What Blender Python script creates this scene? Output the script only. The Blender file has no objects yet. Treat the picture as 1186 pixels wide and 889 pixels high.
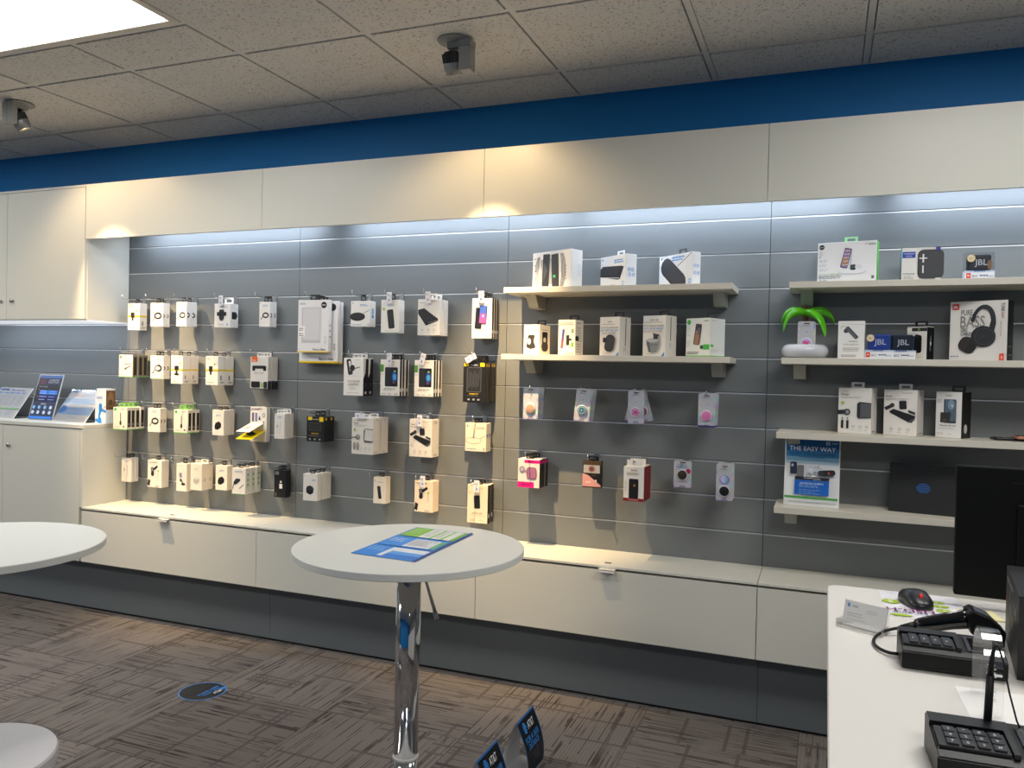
import bpy, bmesh, math, random
from mathutils import Vector, Matrix
random.seed(7)
PI = math.pi
scn = bpy.context.scene
COL = scn.collection
IN = 0.0254

# ------------------------------------------------------------------ materials
def lin(c):
    return tuple((v / 12.92 if v <= 0.04045 else ((v + 0.055) / 1.055) ** 2.4) for v in c)
def hexc(h):
    return lin(tuple(int(h[i:i + 2], 16) / 255 for i in (0, 2, 4)))
_M = {}
def M(h, rough=0.5, metal=0.0, spec=0.5, var=0.03, emit=0.0, coat=0.0):
    key = (h, rough, metal, spec, var, emit, coat)
    if key in _M: return _M[key]
    m = bpy.data.materials.new('paint_' + h); m.use_nodes = True
    nt = m.node_tree; b = nt.nodes['Principled BSDF']
    c = hexc(h)
    b.inputs['Roughness'].default_value = rough
    b.inputs['Metallic'].default_value = metal
    b.inputs['Specular IOR Level'].default_value = spec
    b.inputs['Coat Weight'].default_value = coat
    tc = nt.nodes.new('ShaderNodeTexCoord'); nz = nt.nodes.new('ShaderNodeTexNoise')
    nz.inputs['Scale'].default_value = 14; nz.inputs['Detail'].default_value = 3
    mx = nt.nodes.new('ShaderNodeMix'); mx.data_type = 'RGBA'
    mx.inputs[6].default_value = (*[v * (1 - var) for v in c], 1)
    mx.inputs[7].default_value = (*[min(1, v * (1 + var)) for v in c], 1)
    nt.links.new(tc.outputs['Object'], nz.inputs['Vector'])
    nt.links.new(nz.outputs['Fac'], mx.inputs[0])
    nt.links.new(mx.outputs[2], b.inputs['Base Color'])
    if emit:
        b.inputs['Emission Color'].default_value = (*c, 1)
        b.inputs['Emission Strength'].default_value = emit
    _M[key] = m
    return m

class NT:
    """small helper for wiring node graphs"""
    def __init__(s, name):
        s.m = bpy.data.materials.new(name); s.m.use_nodes = True
        s.t = s.m.node_tree; s.b = s.t.nodes['Principled BSDF']
    def n(s, kind, **kw):
        nd = s.t.nodes.new(kind)
        for k, v in kw.items(): setattr(nd, k, v)
        return nd
    def l(s, a, b): s.t.links.new(a, b)
    def math(s, op, a, b=None, c=None):
        nd = s.n('ShaderNodeMath', operation=op)
        for i, v in enumerate((a, b, c)):
            if v is None: continue
            if isinstance(v, (int, float)): nd.inputs[i].default_value = v
            else: s.l(v, nd.inputs[i])
        return nd.outputs[0]
    def mix(s, f, a, b):
        nd = s.n('ShaderNodeMix', data_type='RGBA')
        for i, v in ((0, f), (6, a), (7, b)):
            if isinstance(v, (int, float)): nd.inputs[i].default_value = v
            elif isinstance(v, tuple): nd.inputs[i].default_value = (*v, 1)
            else: s.l(v, nd.inputs[i])
        return nd.outputs[2]
    def comb(s, x, y, z=0.0):
        nd = s.n('ShaderNodeCombineXYZ')
        for i, v in enumerate((x, y, z)):
            if isinstance(v, (int, float)): nd.inputs[i].default_value = v
            else: s.l(v, nd.inputs[i])
        return nd.outputs[0]
    def noise(s, vec, scale, detail=2, rough=0.5):
        nd = s.n('ShaderNodeTexNoise'); nd.inputs['Scale'].default_value = scale
        nd.inputs['Detail'].default_value = detail; nd.inputs['Roughness'].default_value = rough
        s.l(vec, nd.inputs['Vector']); return nd.outputs['Fac']
    def ramp(s, f, a, b):
        nd = s.n('ShaderNodeMapRange', clamp=True); nd.inputs[1].default_value = a; nd.inputs[2].default_value = b
        s.l(f, nd.inputs[0]); return nd.outputs[0]
    def obj(s):
        tc = s.n('ShaderNodeTexCoord'); return tc.outputs['Object']
    def sep(s, v):
        nd = s.n('ShaderNodeSeparateXYZ'); s.l(v, nd.inputs[0]); return nd.outputs

def carpet_mat():
    k = NT('carpet_tiles'); p = k.obj(); x, y, z = k.sep(p)
    T = 0.61
    gx = k.math('DIVIDE', k.math('ADD', x, 1.2875), T); gy = k.math('DIVIDE', k.math('ADD', y, 0.214), T)
    ix = k.math('FLOOR', gx); iy = k.math('FLOOR', gy)
    chk = k.math('PINGPONG', k.math('ADD', ix, iy), 1.0)
    # quarter-turned tiles: swap axes on every other tile
    u = k.math('ADD', k.math('MULTIPLY', x, chk), k.math('MULTIPLY', y, k.math('SUBTRACT', 1.0, chk)))
    v = k.math('ADD', k.math('MULTIPLY', y, chk), k.math('MULTIPLY', x, k.math('SUBTRACT', 1.0, chk)))
    wn = k.n('ShaderNodeTexWhiteNoise', noise_dimensions='2D'); k.l(k.comb(ix, iy), wn.inputs['Vector'])
    off = k.math('MULTIPLY', wn.outputs['Value'], 17.0)
    uu = k.math('ADD', u, off)
    # long thin dashes running along v
    cell_u = k.math('FLOOR', k.math('MULTIPLY', uu, 150.0))
    w2 = k.n('ShaderNodeTexWhiteNoise', noise_dimensions='1D'); k.l(cell_u, w2.inputs['W'])
    vv = k.math('ADD', k.math('MULTIPLY', v, 3.6), k.math('MULTIPLY', w2.outputs['Value'], 9.0))
    w3 = k.n('ShaderNodeTexWhiteNoise', noise_dimensions='2D'); k.l(k.comb(cell_u, k.math('FLOOR', vv)), w3.inputs['Vector'])
    dash = k.math('GREATER_THAN', w3.outputs['Value'], 0.70)
    big = k.noise(k.comb(k.math('MULTIPLY', uu, 9.0), k.math('MULTIPLY', v, 7.0)), 1.0, 2)
    mask = k.math('MULTIPLY', dash, k.ramp(big, 0.30, 0.62))
    # a few cross threads
    cell_v = k.math('FLOOR', k.math('MULTIPLY', k.math('ADD', v, off), 70.0))
    w4 = k.n('ShaderNodeTexWhiteNoise', noise_dimensions='2D')
    k.l(k.comb(cell_v, k.math('FLOOR', k.math('MULTIPLY', uu, 4.0))), w4.inputs['Vector'])
    mask = k.math('MAXIMUM', mask, k.math('MULTIPLY', k.math('GREATER_THAN', w4.outputs['Value'], 0.93), 0.6))
    pile = k.noise(p, 420, 2, 0.7)
    patch = k.noise(p, 2.3, 3)
    base = k.mix(pile, hexc('665f5c'), hexc('8d8681'))
    base = k.mix(k.math('MULTIPLY', patch, 0.5), base, hexc('716b67'))
    tone = k.math('ADD', 0.76, k.math('MULTIPLY', wn.outputs['Value'], 0.42))
    base = k.mix(k.math('MULTIPLY', mask, 0.8), base, hexc('383130'))
    pin = k.math('MULTIPLY', k.math('GREATER_THAN', k.math('FRACT', k.math('MULTIPLY', uu, 75.0)), 0.55), 0.22)
    base = k.mix(pin, base, hexc('4a413d'))
    fx = k.math('FRACT', gx); fy = k.math('FRACT', gy)
    ex = k.math('MINIMUM', k.math('MINIMUM', fx, k.math('SUBTRACT', 1.0, fx)), k.math('MINIMUM', fy, k.math('SUBTRACT', 1.0, fy)))
    seam = k.math('LESS_THAN', ex, 0.004)
    base = k.mix(k.math('MULTIPLY', seam, 0.5), base, hexc('3a322f'))
    nd = k.n('ShaderNodeMix', data_type='RGBA', blend_type='MULTIPLY'); nd.inputs[0].default_value = 1
    k.l(base, nd.inputs[6]); k.l(k.comb(tone, tone, tone), nd.inputs[7])
    k.l(nd.outputs[2], k.b.inputs['Base Color'])
    k.b.inputs['Roughness'].default_value = 0.95; k.b.inputs['Specular IOR Level'].default_value = 0.15
    bp = k.n('ShaderNodeBump'); bp.inputs['Strength'].default_value = 0.5; bp.inputs['Distance'].default_value = 0.004
    k.l(k.math('SUBTRACT', pile, mask), bp.inputs['Height']); k.l(bp.outputs[0], k.b.inputs['Normal'])
    return k.m

def ceiling_tile_mat():
    k = NT('mineral_fibre_tile'); p = k.obj()
    a = k.noise(p, 95, 3, 0.65); f = k.noise(p, 210, 2, 0.6); c = k.noise(p, 3, 2)
    spk = k.ramp(a, 0.36, 0.43)
    col = k.mix(spk, hexc('a09e9a'), hexc('f0f0ee'))
    col = k.mix(k.math('MULTIPLY', f, 0.55), col, hexc('d2d1ce'))
    col = k.mix(k.math('MULTIPLY', c, 0.2), col, hexc('aaa49c'))
    k.l(col, k.b.inputs['Base Color']); k.b.inputs['Roughness'].default_value = 0.95
    bp = k.n('ShaderNodeBump'); bp.inputs['Strength'].default_value = 0.55; bp.inputs['Distance'].default_value = 0.004
    k.l(k.math('ADD', k.math('MULTIPLY', spk, 0.7), f), bp.inputs['Height']); k.l(bp.outputs[0], k.b.inputs['Normal'])
    return k.m

def laminate_mat(name, h, rough, scale=(90, 90, 90), amt=0.05):
    k = NT(name); p = k.obj()
    mp = k.n('ShaderNodeMapping'); mp.inputs['Scale'].default_value = scale; k.l(p, mp.inputs['Vector'])
    f = k.noise(mp.outputs[0], 1.0, 4, 0.6); g = k.noise(p, 1.7, 2)
    c = hexc(h); a = tuple(v * (1 - amt) for v in c); b = tuple(min(1, v * (1 + amt)) for v in c)
    col = k.mix(f, a, b); col = k.mix(k.math('MULTIPLY', g, 0.25), col, tuple(v * 0.94 for v in c))
    k.l(col, k.b.inputs['Base Color']); k.b.inputs['Roughness'].default_value = rough
    k.b.inputs['Specular IOR Level'].default_value = 0.4
    return k.m

def clear_mat(name, tint=(1, 1, 1), gloss=0.10):
    m = bpy.data.materials.new(name); m.use_nodes = True; t = m.node_tree
    for nd in list(t.nodes):
        if nd.type != 'OUTPUT_MATERIAL': t.nodes.remove(nd)
    out = [n for n in t.nodes if n.type == 'OUTPUT_MATERIAL'][0]
    tr = t.nodes.new('ShaderNodeBsdfTransparent'); tr.inputs[0].default_value = (*tint, 1)
    gl = t.nodes.new('ShaderNodeBsdfGlossy'); gl.inputs['Roughness'].default_value = 0.05
    lw = t.nodes.new('ShaderNodeLayerWeight'); lw.inputs['Blend'].default_value = 0.35
    mr = t.nodes.new('ShaderNodeMapRange'); mr.inputs[3].default_value = gloss; mr.inputs[4].default_value = 0.75
    mx = t.nodes.new('ShaderNodeMixShader')
    t.links.new(lw.outputs['Facing'], mr.inputs[0]); t.links.new(mr.outputs[0], mx.inputs[0])
    t.links.new(tr.outputs[0], mx.inputs[1]); t.links.new(gl.outputs[0], mx.inputs[2]); t.links.new(mx.outputs[0], out.inputs[0])
    return m

CARPET = carpet_mat(); TILE = ceiling_tile_mat()
SLAT = laminate_mat('grey_slatwall_laminate', '787c7d', 0.42)
KICK = laminate_mat('dark_grey_laminate', '6a7073', 0.5)
WHITE = laminate_mat('warm_white_laminate', 'd8d7cd', 0.38, (260, 260, 40), 0.02)
TOPW = laminate_mat('white_table_laminate', 'dfe0da', 0.3, (120, 120, 120), 0.015)
COUNTER = laminate_mat('white_counter_laminate', 'e4e0da', 0.35, (120, 120, 120), 0.012)
SHELFW = laminate_mat('cream_shelf_laminate', 'd8d3c6', 0.4, (6, 90, 90), 0.03)
BLUE = laminate_mat('blue_wall_paint', '0f7cc4', 0.55, (200, 200, 200), 0.02)
PLAINW = laminate_mat('plain_grey_paint', 'a3a19c', 0.7, (60, 60, 60), 0.02)
TEE = M('dedddb', 0.6)
DARKGAP = M('1c1d1e', 0.8)
ALU = M('c9cacb', 0.28, 1.0)
CHROME = M('d8dade', 0.07, 1.0)
STEEL = M('b9babc', 0.3, 1.0)
GREYM = M('a0a19e', 0.45, 0.1)
BLACKP = M('0c0d0e', 0.4, spec=.3)
BLACKM = M('101112', 0.5, spec=.3)
BLACKG = M('0b0c0e', 0.12, coat=0.4)
CARD = M('efece6', 0.5)
CARDW = M('f3f2ef', 0.42)
CLEAR = clear_mat('clear_acrylic', gloss=.05)
CLEARP = clear_mat('clear_plastic_pack', (0.97, 0.98, 1.0), 0.06)

# ------------------------------------------------------------------ mesh helpers
class MB:
    def __init__(s): s.bm = bmesh.new(); s.mats = []
    def mi(s, m):
        if m not in s.mats: s.mats.append(m)
        return s.mats.index(m)
    def poly(s, pts, m, smooth=False):
        try: f = s.bm.faces.new([s.bm.verts.new(p) for p in pts])
        except ValueError: return
        f.material_index = s.mi(m); f.smooth = smooth
        return f
    def box(s, c0, c1, m, mx=None, bev=0.0):
        x0, y0, z0 = c0; x1, y1, z1 = c1
        v = [Vector(p) for p in ((x0,y0,z0),(x1,y0,z0),(x1,y1,z0),(x0,y1,z0),(x0,y0,z1),(x1,y0,z1),(x1,y1,z1),(x0,y1,z1))]
        if mx is not None: v = [mx @ p for p in v]
        b = [s.bm.verts.new(p) for p in v]
        fs = []
        for q in ((0,3,2,1),(4,5,6,7),(0,1,5,4),(1,2,6,5),(2,3,7,6),(3,0,4,7)):
            f = s.bm.faces.new([b[i] for i in q]); f.material_index = s.mi(m); fs.append(f)
        if bev > 0:
            es = list({e for f in fs for e in f.edges})
            bmesh.ops.bevel(s.bm, geom=es, offset=bev, segments=2, affect='EDGES', profile=0.5)
        return fs
    def tube(s, pts, r, m, n=10, caps=True):
        pts = [Vector(p) for p in pts]; rs = r if isinstance(r, (list, tuple)) else [r] * len(pts)
        rings = []; up = Vector((0, 0, 1)); prev = None
        for i, p in enumerate(pts):
            d = (pts[min(i + 1, len(pts) - 1)] - pts[max(i - 1, 0)]).normalized()
            if prev is None:
                a = d.cross(up)
                if a.length < 1e-3: a = d.cross(Vector((1, 0, 0)))
                a.normalize()
            else:
                a = prev - d * prev.dot(d); a.normalize()
            prev = a; b = d.cross(a)
            rings.append([s.bm.verts.new(p + (a * math.cos(t) + b * math.sin(t)) * rs[i]) for t in [2 * PI * k / n for k in range(n)]])
        mi = s.mi(m)
        for i in range(len(rings) - 1):
            for k in range(n):
                f = s.bm.faces.new((rings[i][k], rings[i][(k + 1) % n], rings[i + 1][(k + 1) % n], rings[i + 1][k])); f.material_index = mi; f.smooth = True
        if caps:
            for q in (list(reversed(rings[0])), rings[-1]):
                f = s.bm.faces.new(q); f.material_index = mi
    def lathe(s, prof, m, n=48, mx=None, smooth=True, mats=None):
        mx = mx or Matrix(); rings = []
        for r, z in prof:
            if r < 1e-6: rings.append([s.bm.verts.new(mx @ Vector((0, 0, z)))])
            else: rings.append([s.bm.verts.new(mx @ Vector((r * math.cos(2*PI*k/n), r * math.sin(2*PI*k/n), z))) for k in range(n)])
        for i in range(len(rings) - 1):
            a, b = rings[i], rings[i + 1]; mi = s.mi(mats[i] if mats else m)
            for k in range(n):
                k2 = (k + 1) % n
                if len(a) == 1 and len(b) == 1: continue
                if len(a) == 1: q = (a[0], b[k2], b[k])
                elif len(b) == 1: q = (a[k], a[k2], b[0])
                else: q = (a[k], a[k2], b[k2], b[k])
                f = s.bm.faces.new(q); f.material_index = mi; f.smooth = smooth
    def prism(s, prof, y0, y1, m, mx=None):
        """closed profile in x,z extruded along y"""
        mx = mx or Matrix()
        a = [s.bm.verts.new(mx @ Vector((x, y0, z))) for x, z in prof]; b = [s.bm.verts.new(mx @ Vector((x, y1, z))) for x, z in prof]
        n = len(prof); mi = s.mi(m)
        for q in (a, list(reversed(b))):
            f = s.bm.faces.new(q); f.material_index = mi
        for i in range(n):
            f = s.bm.faces.new((a[i], b[i], b[(i + 1) % n], a[(i + 1) % n])); f.material_index = mi
    def sweep(s, sections, m, smooth=True, caps=True):
        """list of rings (equal counts)"""
        R = [[s.bm.verts.new(p) for p in r] for r in sections]; mi = s.mi(m); n = len(R[0])
        for i in range(len(R) - 1):
            for k in range(n):
                f = s.bm.faces.new((R[i][k], R[i][(k+1)%n], R[i+1][(k+1)%n], R[i+1][k])); f.material_index = mi; f.smooth = smooth
        if caps:
            for q in (list(reversed(R[0])), R[-1]):
                f = s.bm.faces.new(q); f.material_index = mi; f.smooth = smooth
    def mesh(s, name, fix=True):
        if fix: bmesh.ops.recalc_face_normals(s.bm, faces=s.bm.faces[:])
        me = bpy.data.meshes.new(name); s.bm.to_mesh(me); s.bm.free()
        for m in s.mats: me.materials.append(m)
        return me
    def build(s, name, parent=None, fix=True):
        o = bpy.data.objects.new(name, s.mesh(name, fix)); COL.objects.link(o)
        if parent: o.parent = parent
        return o

def tag(o, label=None, cat=None, group=None, kind=None):
    if label: o['label'] = label
    if cat: o['category'] = cat
    if group: o['group'] = group
    if kind: o['kind'] = kind
    return o
def thing(name, label, cat, loc=(0, 0, 0), rz=0.0, group=None):
    o = bpy.data.objects.new(name, None); COL.objects.link(o); o.empty_display_size = 0.02
    o.location = loc; o.rotation_euler = (0, 0, rz)
    return tag(o, label, cat, group)
def part(name, me, parent, loc=(0, 0, 0), rot=(0, 0, 0)):
    o = bpy.data.objects.new(name, me); COL.objects.link(o); o.parent = parent; o.location = loc; o.rotation_euler = rot
    return o
def dup_tree(o, parent=None):
    c = o.copy(); COL.objects.link(c); c.parent = parent
    for ch in list(o.children): dup_tree(ch, c)
    return c

# ------------------------------------------------------------------ flat printing on faces
_TXT = {}
def text_polys(st):
    if st in _TXT: return _TXT[st]
    cu = bpy.data.curves.new('lettering', 'FONT'); cu.body = st; cu.resolution_u = 2; cu.fill_mode = 'FRONT'; cu.offset = .012
    ob = bpy.data.objects.new('lettering', cu); COL.objects.link(ob)
    bpy.context.view_layer.update()
    dg = bpy.context.evaluated_depsgraph_get(); me = ob.evaluated_get(dg).to_mesh()
    polys = [[tuple(me.vertices[i].co[:2]) for i in p.vertices] for p in me.polygons]
    ob.evaluated_get(dg).to_mesh_clear(); bpy.data.objects.remove(ob); bpy.data.curves.remove(cu)
    xs = [v[0] for p in polys for v in p] or [0]; ys = [v[1] for p in polys for v in p] or [0]
    _TXT[st] = (polys, min(xs), max(xs), min(ys), max(ys)); return _TXT[st]

class Cv:
    """drawing area of w x h metres; u, v run 0..1 from lower left"""
    def __init__(s, w, h): s.w, s.h, s.items = w, h, []
    def raw(s, pts, c):
        s.items.append((pts, M(c, 0.45, var=0.01) if isinstance(c, str) else c))
    def poly(s, pts, c): s.raw([(u * s.w, v * s.h) for u, v in pts], c)
    def rect(s, u0, v0, u1, v1, c): s.poly([(u0, v0), (u1, v0), (u1, v1), (u0, v1)], c)
    def rrect(s, u, v, ww, hh, c, rot=0, r=0.15, sk=0.0):
        """rounded rect centred at u,v; sizes in width units"""
        a, b = ww * s.w / 2, hh * s.w / 2; rr = min(a, b) * 2 * r; pts = []
        for cx, cy, t0 in ((a-rr, b-rr, 0), (-a+rr, b-rr, 90), (-a+rr, -b+rr, 180), (a-rr, -b+rr, 270)):
            for k in range(4):
                t = math.radians(t0 + 30 * k); pts.append((cx + rr * math.cos(t), cy + rr * math.sin(t)))
        t = math.radians(rot); out = []
        for x, y in pts:
            x += y * sk
            out.append((u * s.w + x * math.cos(t) - y * math.sin(t), v * s.h + x * math.sin(t) + y * math.cos(t)))
        s.raw(out, c)
    def ell(s, u, v, ru, rv, c, rot=0, n=20, a0=0, a1=360):
        t = math.radians(rot); pts = []
        m = n if a1 - a0 >= 360 else n + 1
        for k in range(m):
            q = math.radians(a0 + (a1 - a0) * k / n); x, y = ru * s.w * math.cos(q), rv * s.w * math.sin(q)
            pts.append((u * s.w + x * math.cos(t) - y * math.sin(t), v * s.h + x * math.sin(t) + y * math.cos(t)))
        s.raw(pts, c)
    def arc(s, u, v, ru, rv, th, c, a0=0, a1=360, rot=0, n=20):
        t = math.radians(rot)
        def P(q, k): 
            x, y = (ru - k) * s.w * math.cos(q), (rv - k) * s.w * math.sin(q)
            return (u * s.w + x * math.cos(t) - y * math.sin(t), v * s.h + x * math.sin(t) + y * math.cos(t))
        for i in range(n):
            q0 = math.radians(a0 + (a1 - a0) * i / n); q1 = math.radians(a0 + (a1 - a0) * (i + 1) / n)
            s.raw([P(q0, 0), P(q1, 0), P(q1, th), P(q0, th)], c)
    def line(s, u0, v0, u1, v1, th, c):
        a = Vector((u0 * s.w, v0 * s.h)); b = Vector((u1 * s.w, v1 * s.h)); d = (b - a).normalized() * th * s.w / 2; p = Vector((-d.y, d.x))
        s.raw([tuple(a + p), tuple(a - p), tuple(b - p), tuple(b + p)], c)
    def text(s, st, u, v, hh, c, al='c', fit=None, rot=0, sy=1.0):
        """hh: letter height as share of the width; fit: longest width share"""
        pl, x0, x1, y0, y1 = text_polys(st); k = hh * s.w / 0.7; kx = k
        if fit and (x1 - x0) * kx > fit * s.w: kx = fit * s.w / (x1 - x0)
        ox = {'c': (x0 + x1) / 2, 'l': x0, 'r': x1}[al]; t = math.radians(rot)
        mat = M(c, 0.45, var=0.01)
        for p in pl:
            q = []
            for x, y in p:
                X, Y = (x - ox) * kx, (y - 0.35) * k * sy
                q.append((u * s.w + X * math.cos(t) - Y * math.sin(t), v * s.h + X * math.sin(t) + Y * math.cos(t)))
            s.raw(q, mat)
    def bars(s, u, v, ww, n, c, gap=0.03, th=0.012, rag=0.3, al='l'):
        rnd = random.Random(int(u * 999 + v * 777 + n))
        for i in range(n):
            L = ww * (1 - rag * rnd.random()); vv = v - i * gap * s.w / s.h
            x = u if al == 'l' else u - L / 2
            while x < (u + L if al == 'l' else u + L / 2):
                e = min(x + rnd.uniform(0.04, 0.1), u + L if al == 'l' else u + L / 2)
                s.rect(x, vv, e, vv + th * s.w / s.h, c); x = e + 0.015
    def emit(s, mb, origin, U, V, N, eps=0.0005):
        O = Vector(origin); U = Vector(U); V = Vector(V); N = Vector(N)
        for i, (pts, m) in enumerate(s.items):
            e = eps + 0.000012 * i
            mb.poly([O + U * x + V * y + N * e for x, y in pts], m)

GLOBE = '2a8fd8'
def globe(c, u, v, r, col=GLOBE):
    for k in range(5):
        y = (k - 2) * 0.38; hw = math.sqrt(max(0.05, 1 - y * y * 0.95))
        c.ell(u + 0.12 * r * (1 - abs(y)), v + y * r * c.w / c.h, r * hw * 0.92, r * 0.15, col, rot=-8, n=12)
def cable_ring(c, u, v, r, col='1b1b1d'):
    c.arc(u, v, r, r * 0.72, r * 0.36, col, 0, 360)
    c.line(u - r * 0.8, v - 0.02, u - r * 1.35, v - r * 1.0 * c.w / c.h, 0.05, col)
    c.rrect(u - r * 1.35, v - r * 0.95 * c.w / c.h, 0.06, 0.10, col)
def logo(c, u=0.12, v=0.92, col='6d7a8a', n=2): c.bars(u, v, 0.32, n, col, 0.05, 0.025)

# ------------------------------------------------------------------ carton faces (front F, right side S)
def a_mount_stripe(F, S):
    F.text('belkin', 0.24, 0.91, 0.07, '4c4c50'); F.bars(0.1, 0.85, 0.4, 1, '9b9b9b')
    F.rrect(0.72, 0.72, 0.12, 0.12, 'a9c33a')
    F.rect(0, 0.485, 1, 0.545, 'f1d21c'); F.rrect(0.42, 0.56, 0.30, 0.34, '1f2022'); F.rrect(0.42, 0.42, 0.13, 0.22, '27282a')
    F.bars(0.2, 0.26, 0.5, 1, 'aaaaaa'); F.text('VENT MOUNT', 0.4, 0.09, 0.06, '3c3c3e', fit=0.62)
    S.rect(0, 0.485, 1, 0.545, 'f1d21c'); S.rrect(0.4, 0.25, 0.14, 0.45, '55565a'); S.bars(0.3, 0.1, 0.6, 2, '77777a', 0.09, 0.05)
def a_cable(F, S):
    F.bars(0.08, 0.93, 0.12, 1, '2f6fb5', th=0.03); F.bars(0.3, 0.86, 0.5, 2, '6f9bd0', 0.07, 0.03)
    cable_ring(F, 0.60, 0.46, 0.30); F.bars(0.15, 0.16, 0.5, 1, 'aaaaaa')
    S.arc(0.25, 0.46, 0.36, 0.40, 0.2, '1b1b1d', -120, 120)
def a_carmount(F, S):
    F.text('mophie', 0.5, 0.9, 0.06, '5b87c4'); F.bars(0.3, 0.84, 0.6, 1, '6f9bd0')
    F.rrect(0.48, 0.54, 0.32, 0.5, '2a2a2e'); F.rrect(0.48, 0.56, 0.6, 0.2, '202024'); F.rrect(0.48, 0.33, 0.22, 0.12, '3b3b40')
    F.bars(0.25, 0.13, 0.5, 2, '8d8d90'); F.ell(0.85, 0.12, 0.04, 0.05, '4c8ed6')
    S.rrect(0.5, 0.5, 0.55, 0.6, '222226'); S.rrect(0.75, 0.5, 0.25, 0.25, '222226')
def a_cablepack(F, S):
    F.ell(0.16, 0.9, 0.09, 0.09, '3fae49'); F.text('belkin', 0.72, 0.92, 0.07, '77777a')
    F.line(0.55, 0.75, 0.55, 0.35, 0.05, '2b2b2e'); F.rrect(0.55, 0.3, 0.13, 0.2, '2b2b2e'); F.bars(0.1, 0.6, 0.2, 3, 'a6a6a6', 0.09)
    F.bars(0.1, 0.14, 0.45, 2, '8c8c8c', 0.05); F.rect(0, 0, 1, 0.03, '58b947'); F.rrect(0.78, 0.14, 0.09, 0.09, '2b2b2e')
    S.rect(0.2, 0.12, 0.85, 0.86, '121214'); S.rect(0, 0, 1, 0.03, '58b947'); S.rect(0.35, 0.2, 0.6, 0.3, '8a8a86')
def a_cablepack2(F, S):
    F.ell(0.14, 0.9, 0.09, 0.09, '8a8a8a'); F.line(0.55, 0.95, 0.55, 0.6, 0.02, 'c3c3c3')
    F.line(0.4, 0.57, 0.95, 0.58, 0.035, '2b2b2e'); F.line(0.45, 0.38, 0.85, 0.5, 0.05, '4a4a4e'); F.rrect(0.5, 0.38, 0.16, 0.1, '55555a', 25)
    F.bars(0.1, 0.1, 0.4, 1, '8c8c8c'); F.rect(0, 0, 1, 0.025, '58b947')
    S.rect(0, 0, 1, 1, '8a8270'); S.rect(0.25, 0.1, 0.8, 0.9, '141415'); S.rect(0, 0, 1, 0.03, '58b947')
def a_cable_grey(F, S):
    a_cable(F, S); F.arc(0.60, 0.46, 0.30, 0.22, 0.1, '8b8d92', 90, 270); F.rect(0, 0, 1, 0.02, '7fbf5a')
def a_dashmount(F, S):
    F.text('belkin', 0.26, 0.92, 0.06, '5a5a5e'); F.rrect(0.82, 0.74, 0.12, 0.16, 'b7cc3a')
    F.rect(0, 0.47, 1, 0.52, 'f1d21c'); F.rrect(0.5, 0.56, 0.36, 0.3, '1d1d20'); F.rrect(0.5, 0.42, 0.16, 0.2, '2a2a2d'); F.ell(0.5, 0.34, 0.22, 0.07, '1d1d20')
    F.text('DASH MOUNT', 0.42, 0.08, 0.06, '3c3c3e', fit=0.7)
    S.rect(0, 0.47, 1, 0.52, 'f1d21c'); S.rrect(0.35, 0.24, 0.12, 0.34, '77777a'); S.bars(0.3, 0.09, 0.5, 2, '77777a', 0.08, 0.05)
def a_orange(F, S):
    F.rect(0.06, 0.84, 0.4, 1.0, 'ee6a24'); F.text('iOttie', 0.2, 0.89, 0.06, 'ffffff')
    F.rrect(0.5, 0.68, 0.7, 0.14, '26262a'); F.rrect(0.2, 0.64, 0.16, 0.22, '1d1d20'); F.rrect(0.82, 0.64, 0.16, 0.22, '1d1d20')
    F.text('EASY ONE', 0.5, 0.5, 0.08, 'b2aea6', fit=0.8)
    F.rect(0.0, 0.0, 1, 0.03, '3a3a3e'); F.rrect(0.32, 0.15, 0.5, 0.28, '1c1c20'); F.rrect(0.7, 0.14, 0.14, 0.22, 'a7bf73'); F.rrect(0.88, 0.14, 0.2, 0.3, '2c2c31')
    S.rect(0, 0, 1, 0.26, '20222e'); S.bars(0.3, 0.8, 0.5, 5, 'b9b9bb', 0.25, 0.06)
def a_blob(F, S):
    F.bars(0.08, 0.93, 0.1, 1, '2f6fb5', th=0.03); F.bars(0.3, 0.8, 0.55, 2, '6f9bd0', 0.08, 0.03)
    F.poly([(0.2, 0.36), (0.3, 0.5), (0.6, 0.56), (0.78, 0.46), (0.76, 0.32), (0.5, 0.22), (0.24, 0.24)], '161618'); F.bars(0.2, 0.1, 0.5, 1, 'aaaaaa')
def a_earphone(F, S):
    F.bars(0.08, 0.93, 0.12, 1, '3a6fb0', th=0.03); F.bars(0.3, 0.87, 0.5, 2, '6f9bd0', 0.07, 0.03)
    F.line(0.3, 0.66, 0.3, 0.18, 0.025, '8c8c90'); F.line(0.6, 0.7, 0.55, 0.18, 0.025, '8c8c90'); F.rrect(0.3, 0.5, 0.07, 0.2, '4b4b50'); F.bars(0.1, 0.07, 0.7, 1, '99999c')
def a_otter(F, S):
    F.rrect(0.2, 0.92, 0.24, 0.16, 'f2cf18'); F.rrect(0.84, 0.9, 0.24, 0.22, 'f2cf18'); F.text('OtterBox', 0.52, 0.9, 0.06, 'd8d8d8', fit=0.34)
    F.rrect(0.5, 0.6, 0.72, 0.42, '3d3e3c', r=0.1); F.rrect(0.5, 0.6, 0.6, 0.32, '2a2b2a')
    F.text('DEFENDER', 0.5, 0.33, 0.06, 'd8b21a'); F.bars(0.15, 0.24, 0.7, 2, '8a8a88')
    for u in (0.22, 0.5, 0.78): F.rrect(u, 0.1, 0.1, 0.07, 'a8a8a5')
    S.rect(0.85, 0, 1, 1, '26262a'); S.rect(0.2, 0.86, 0.6, 0.96, 'd8b21a')
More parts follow.
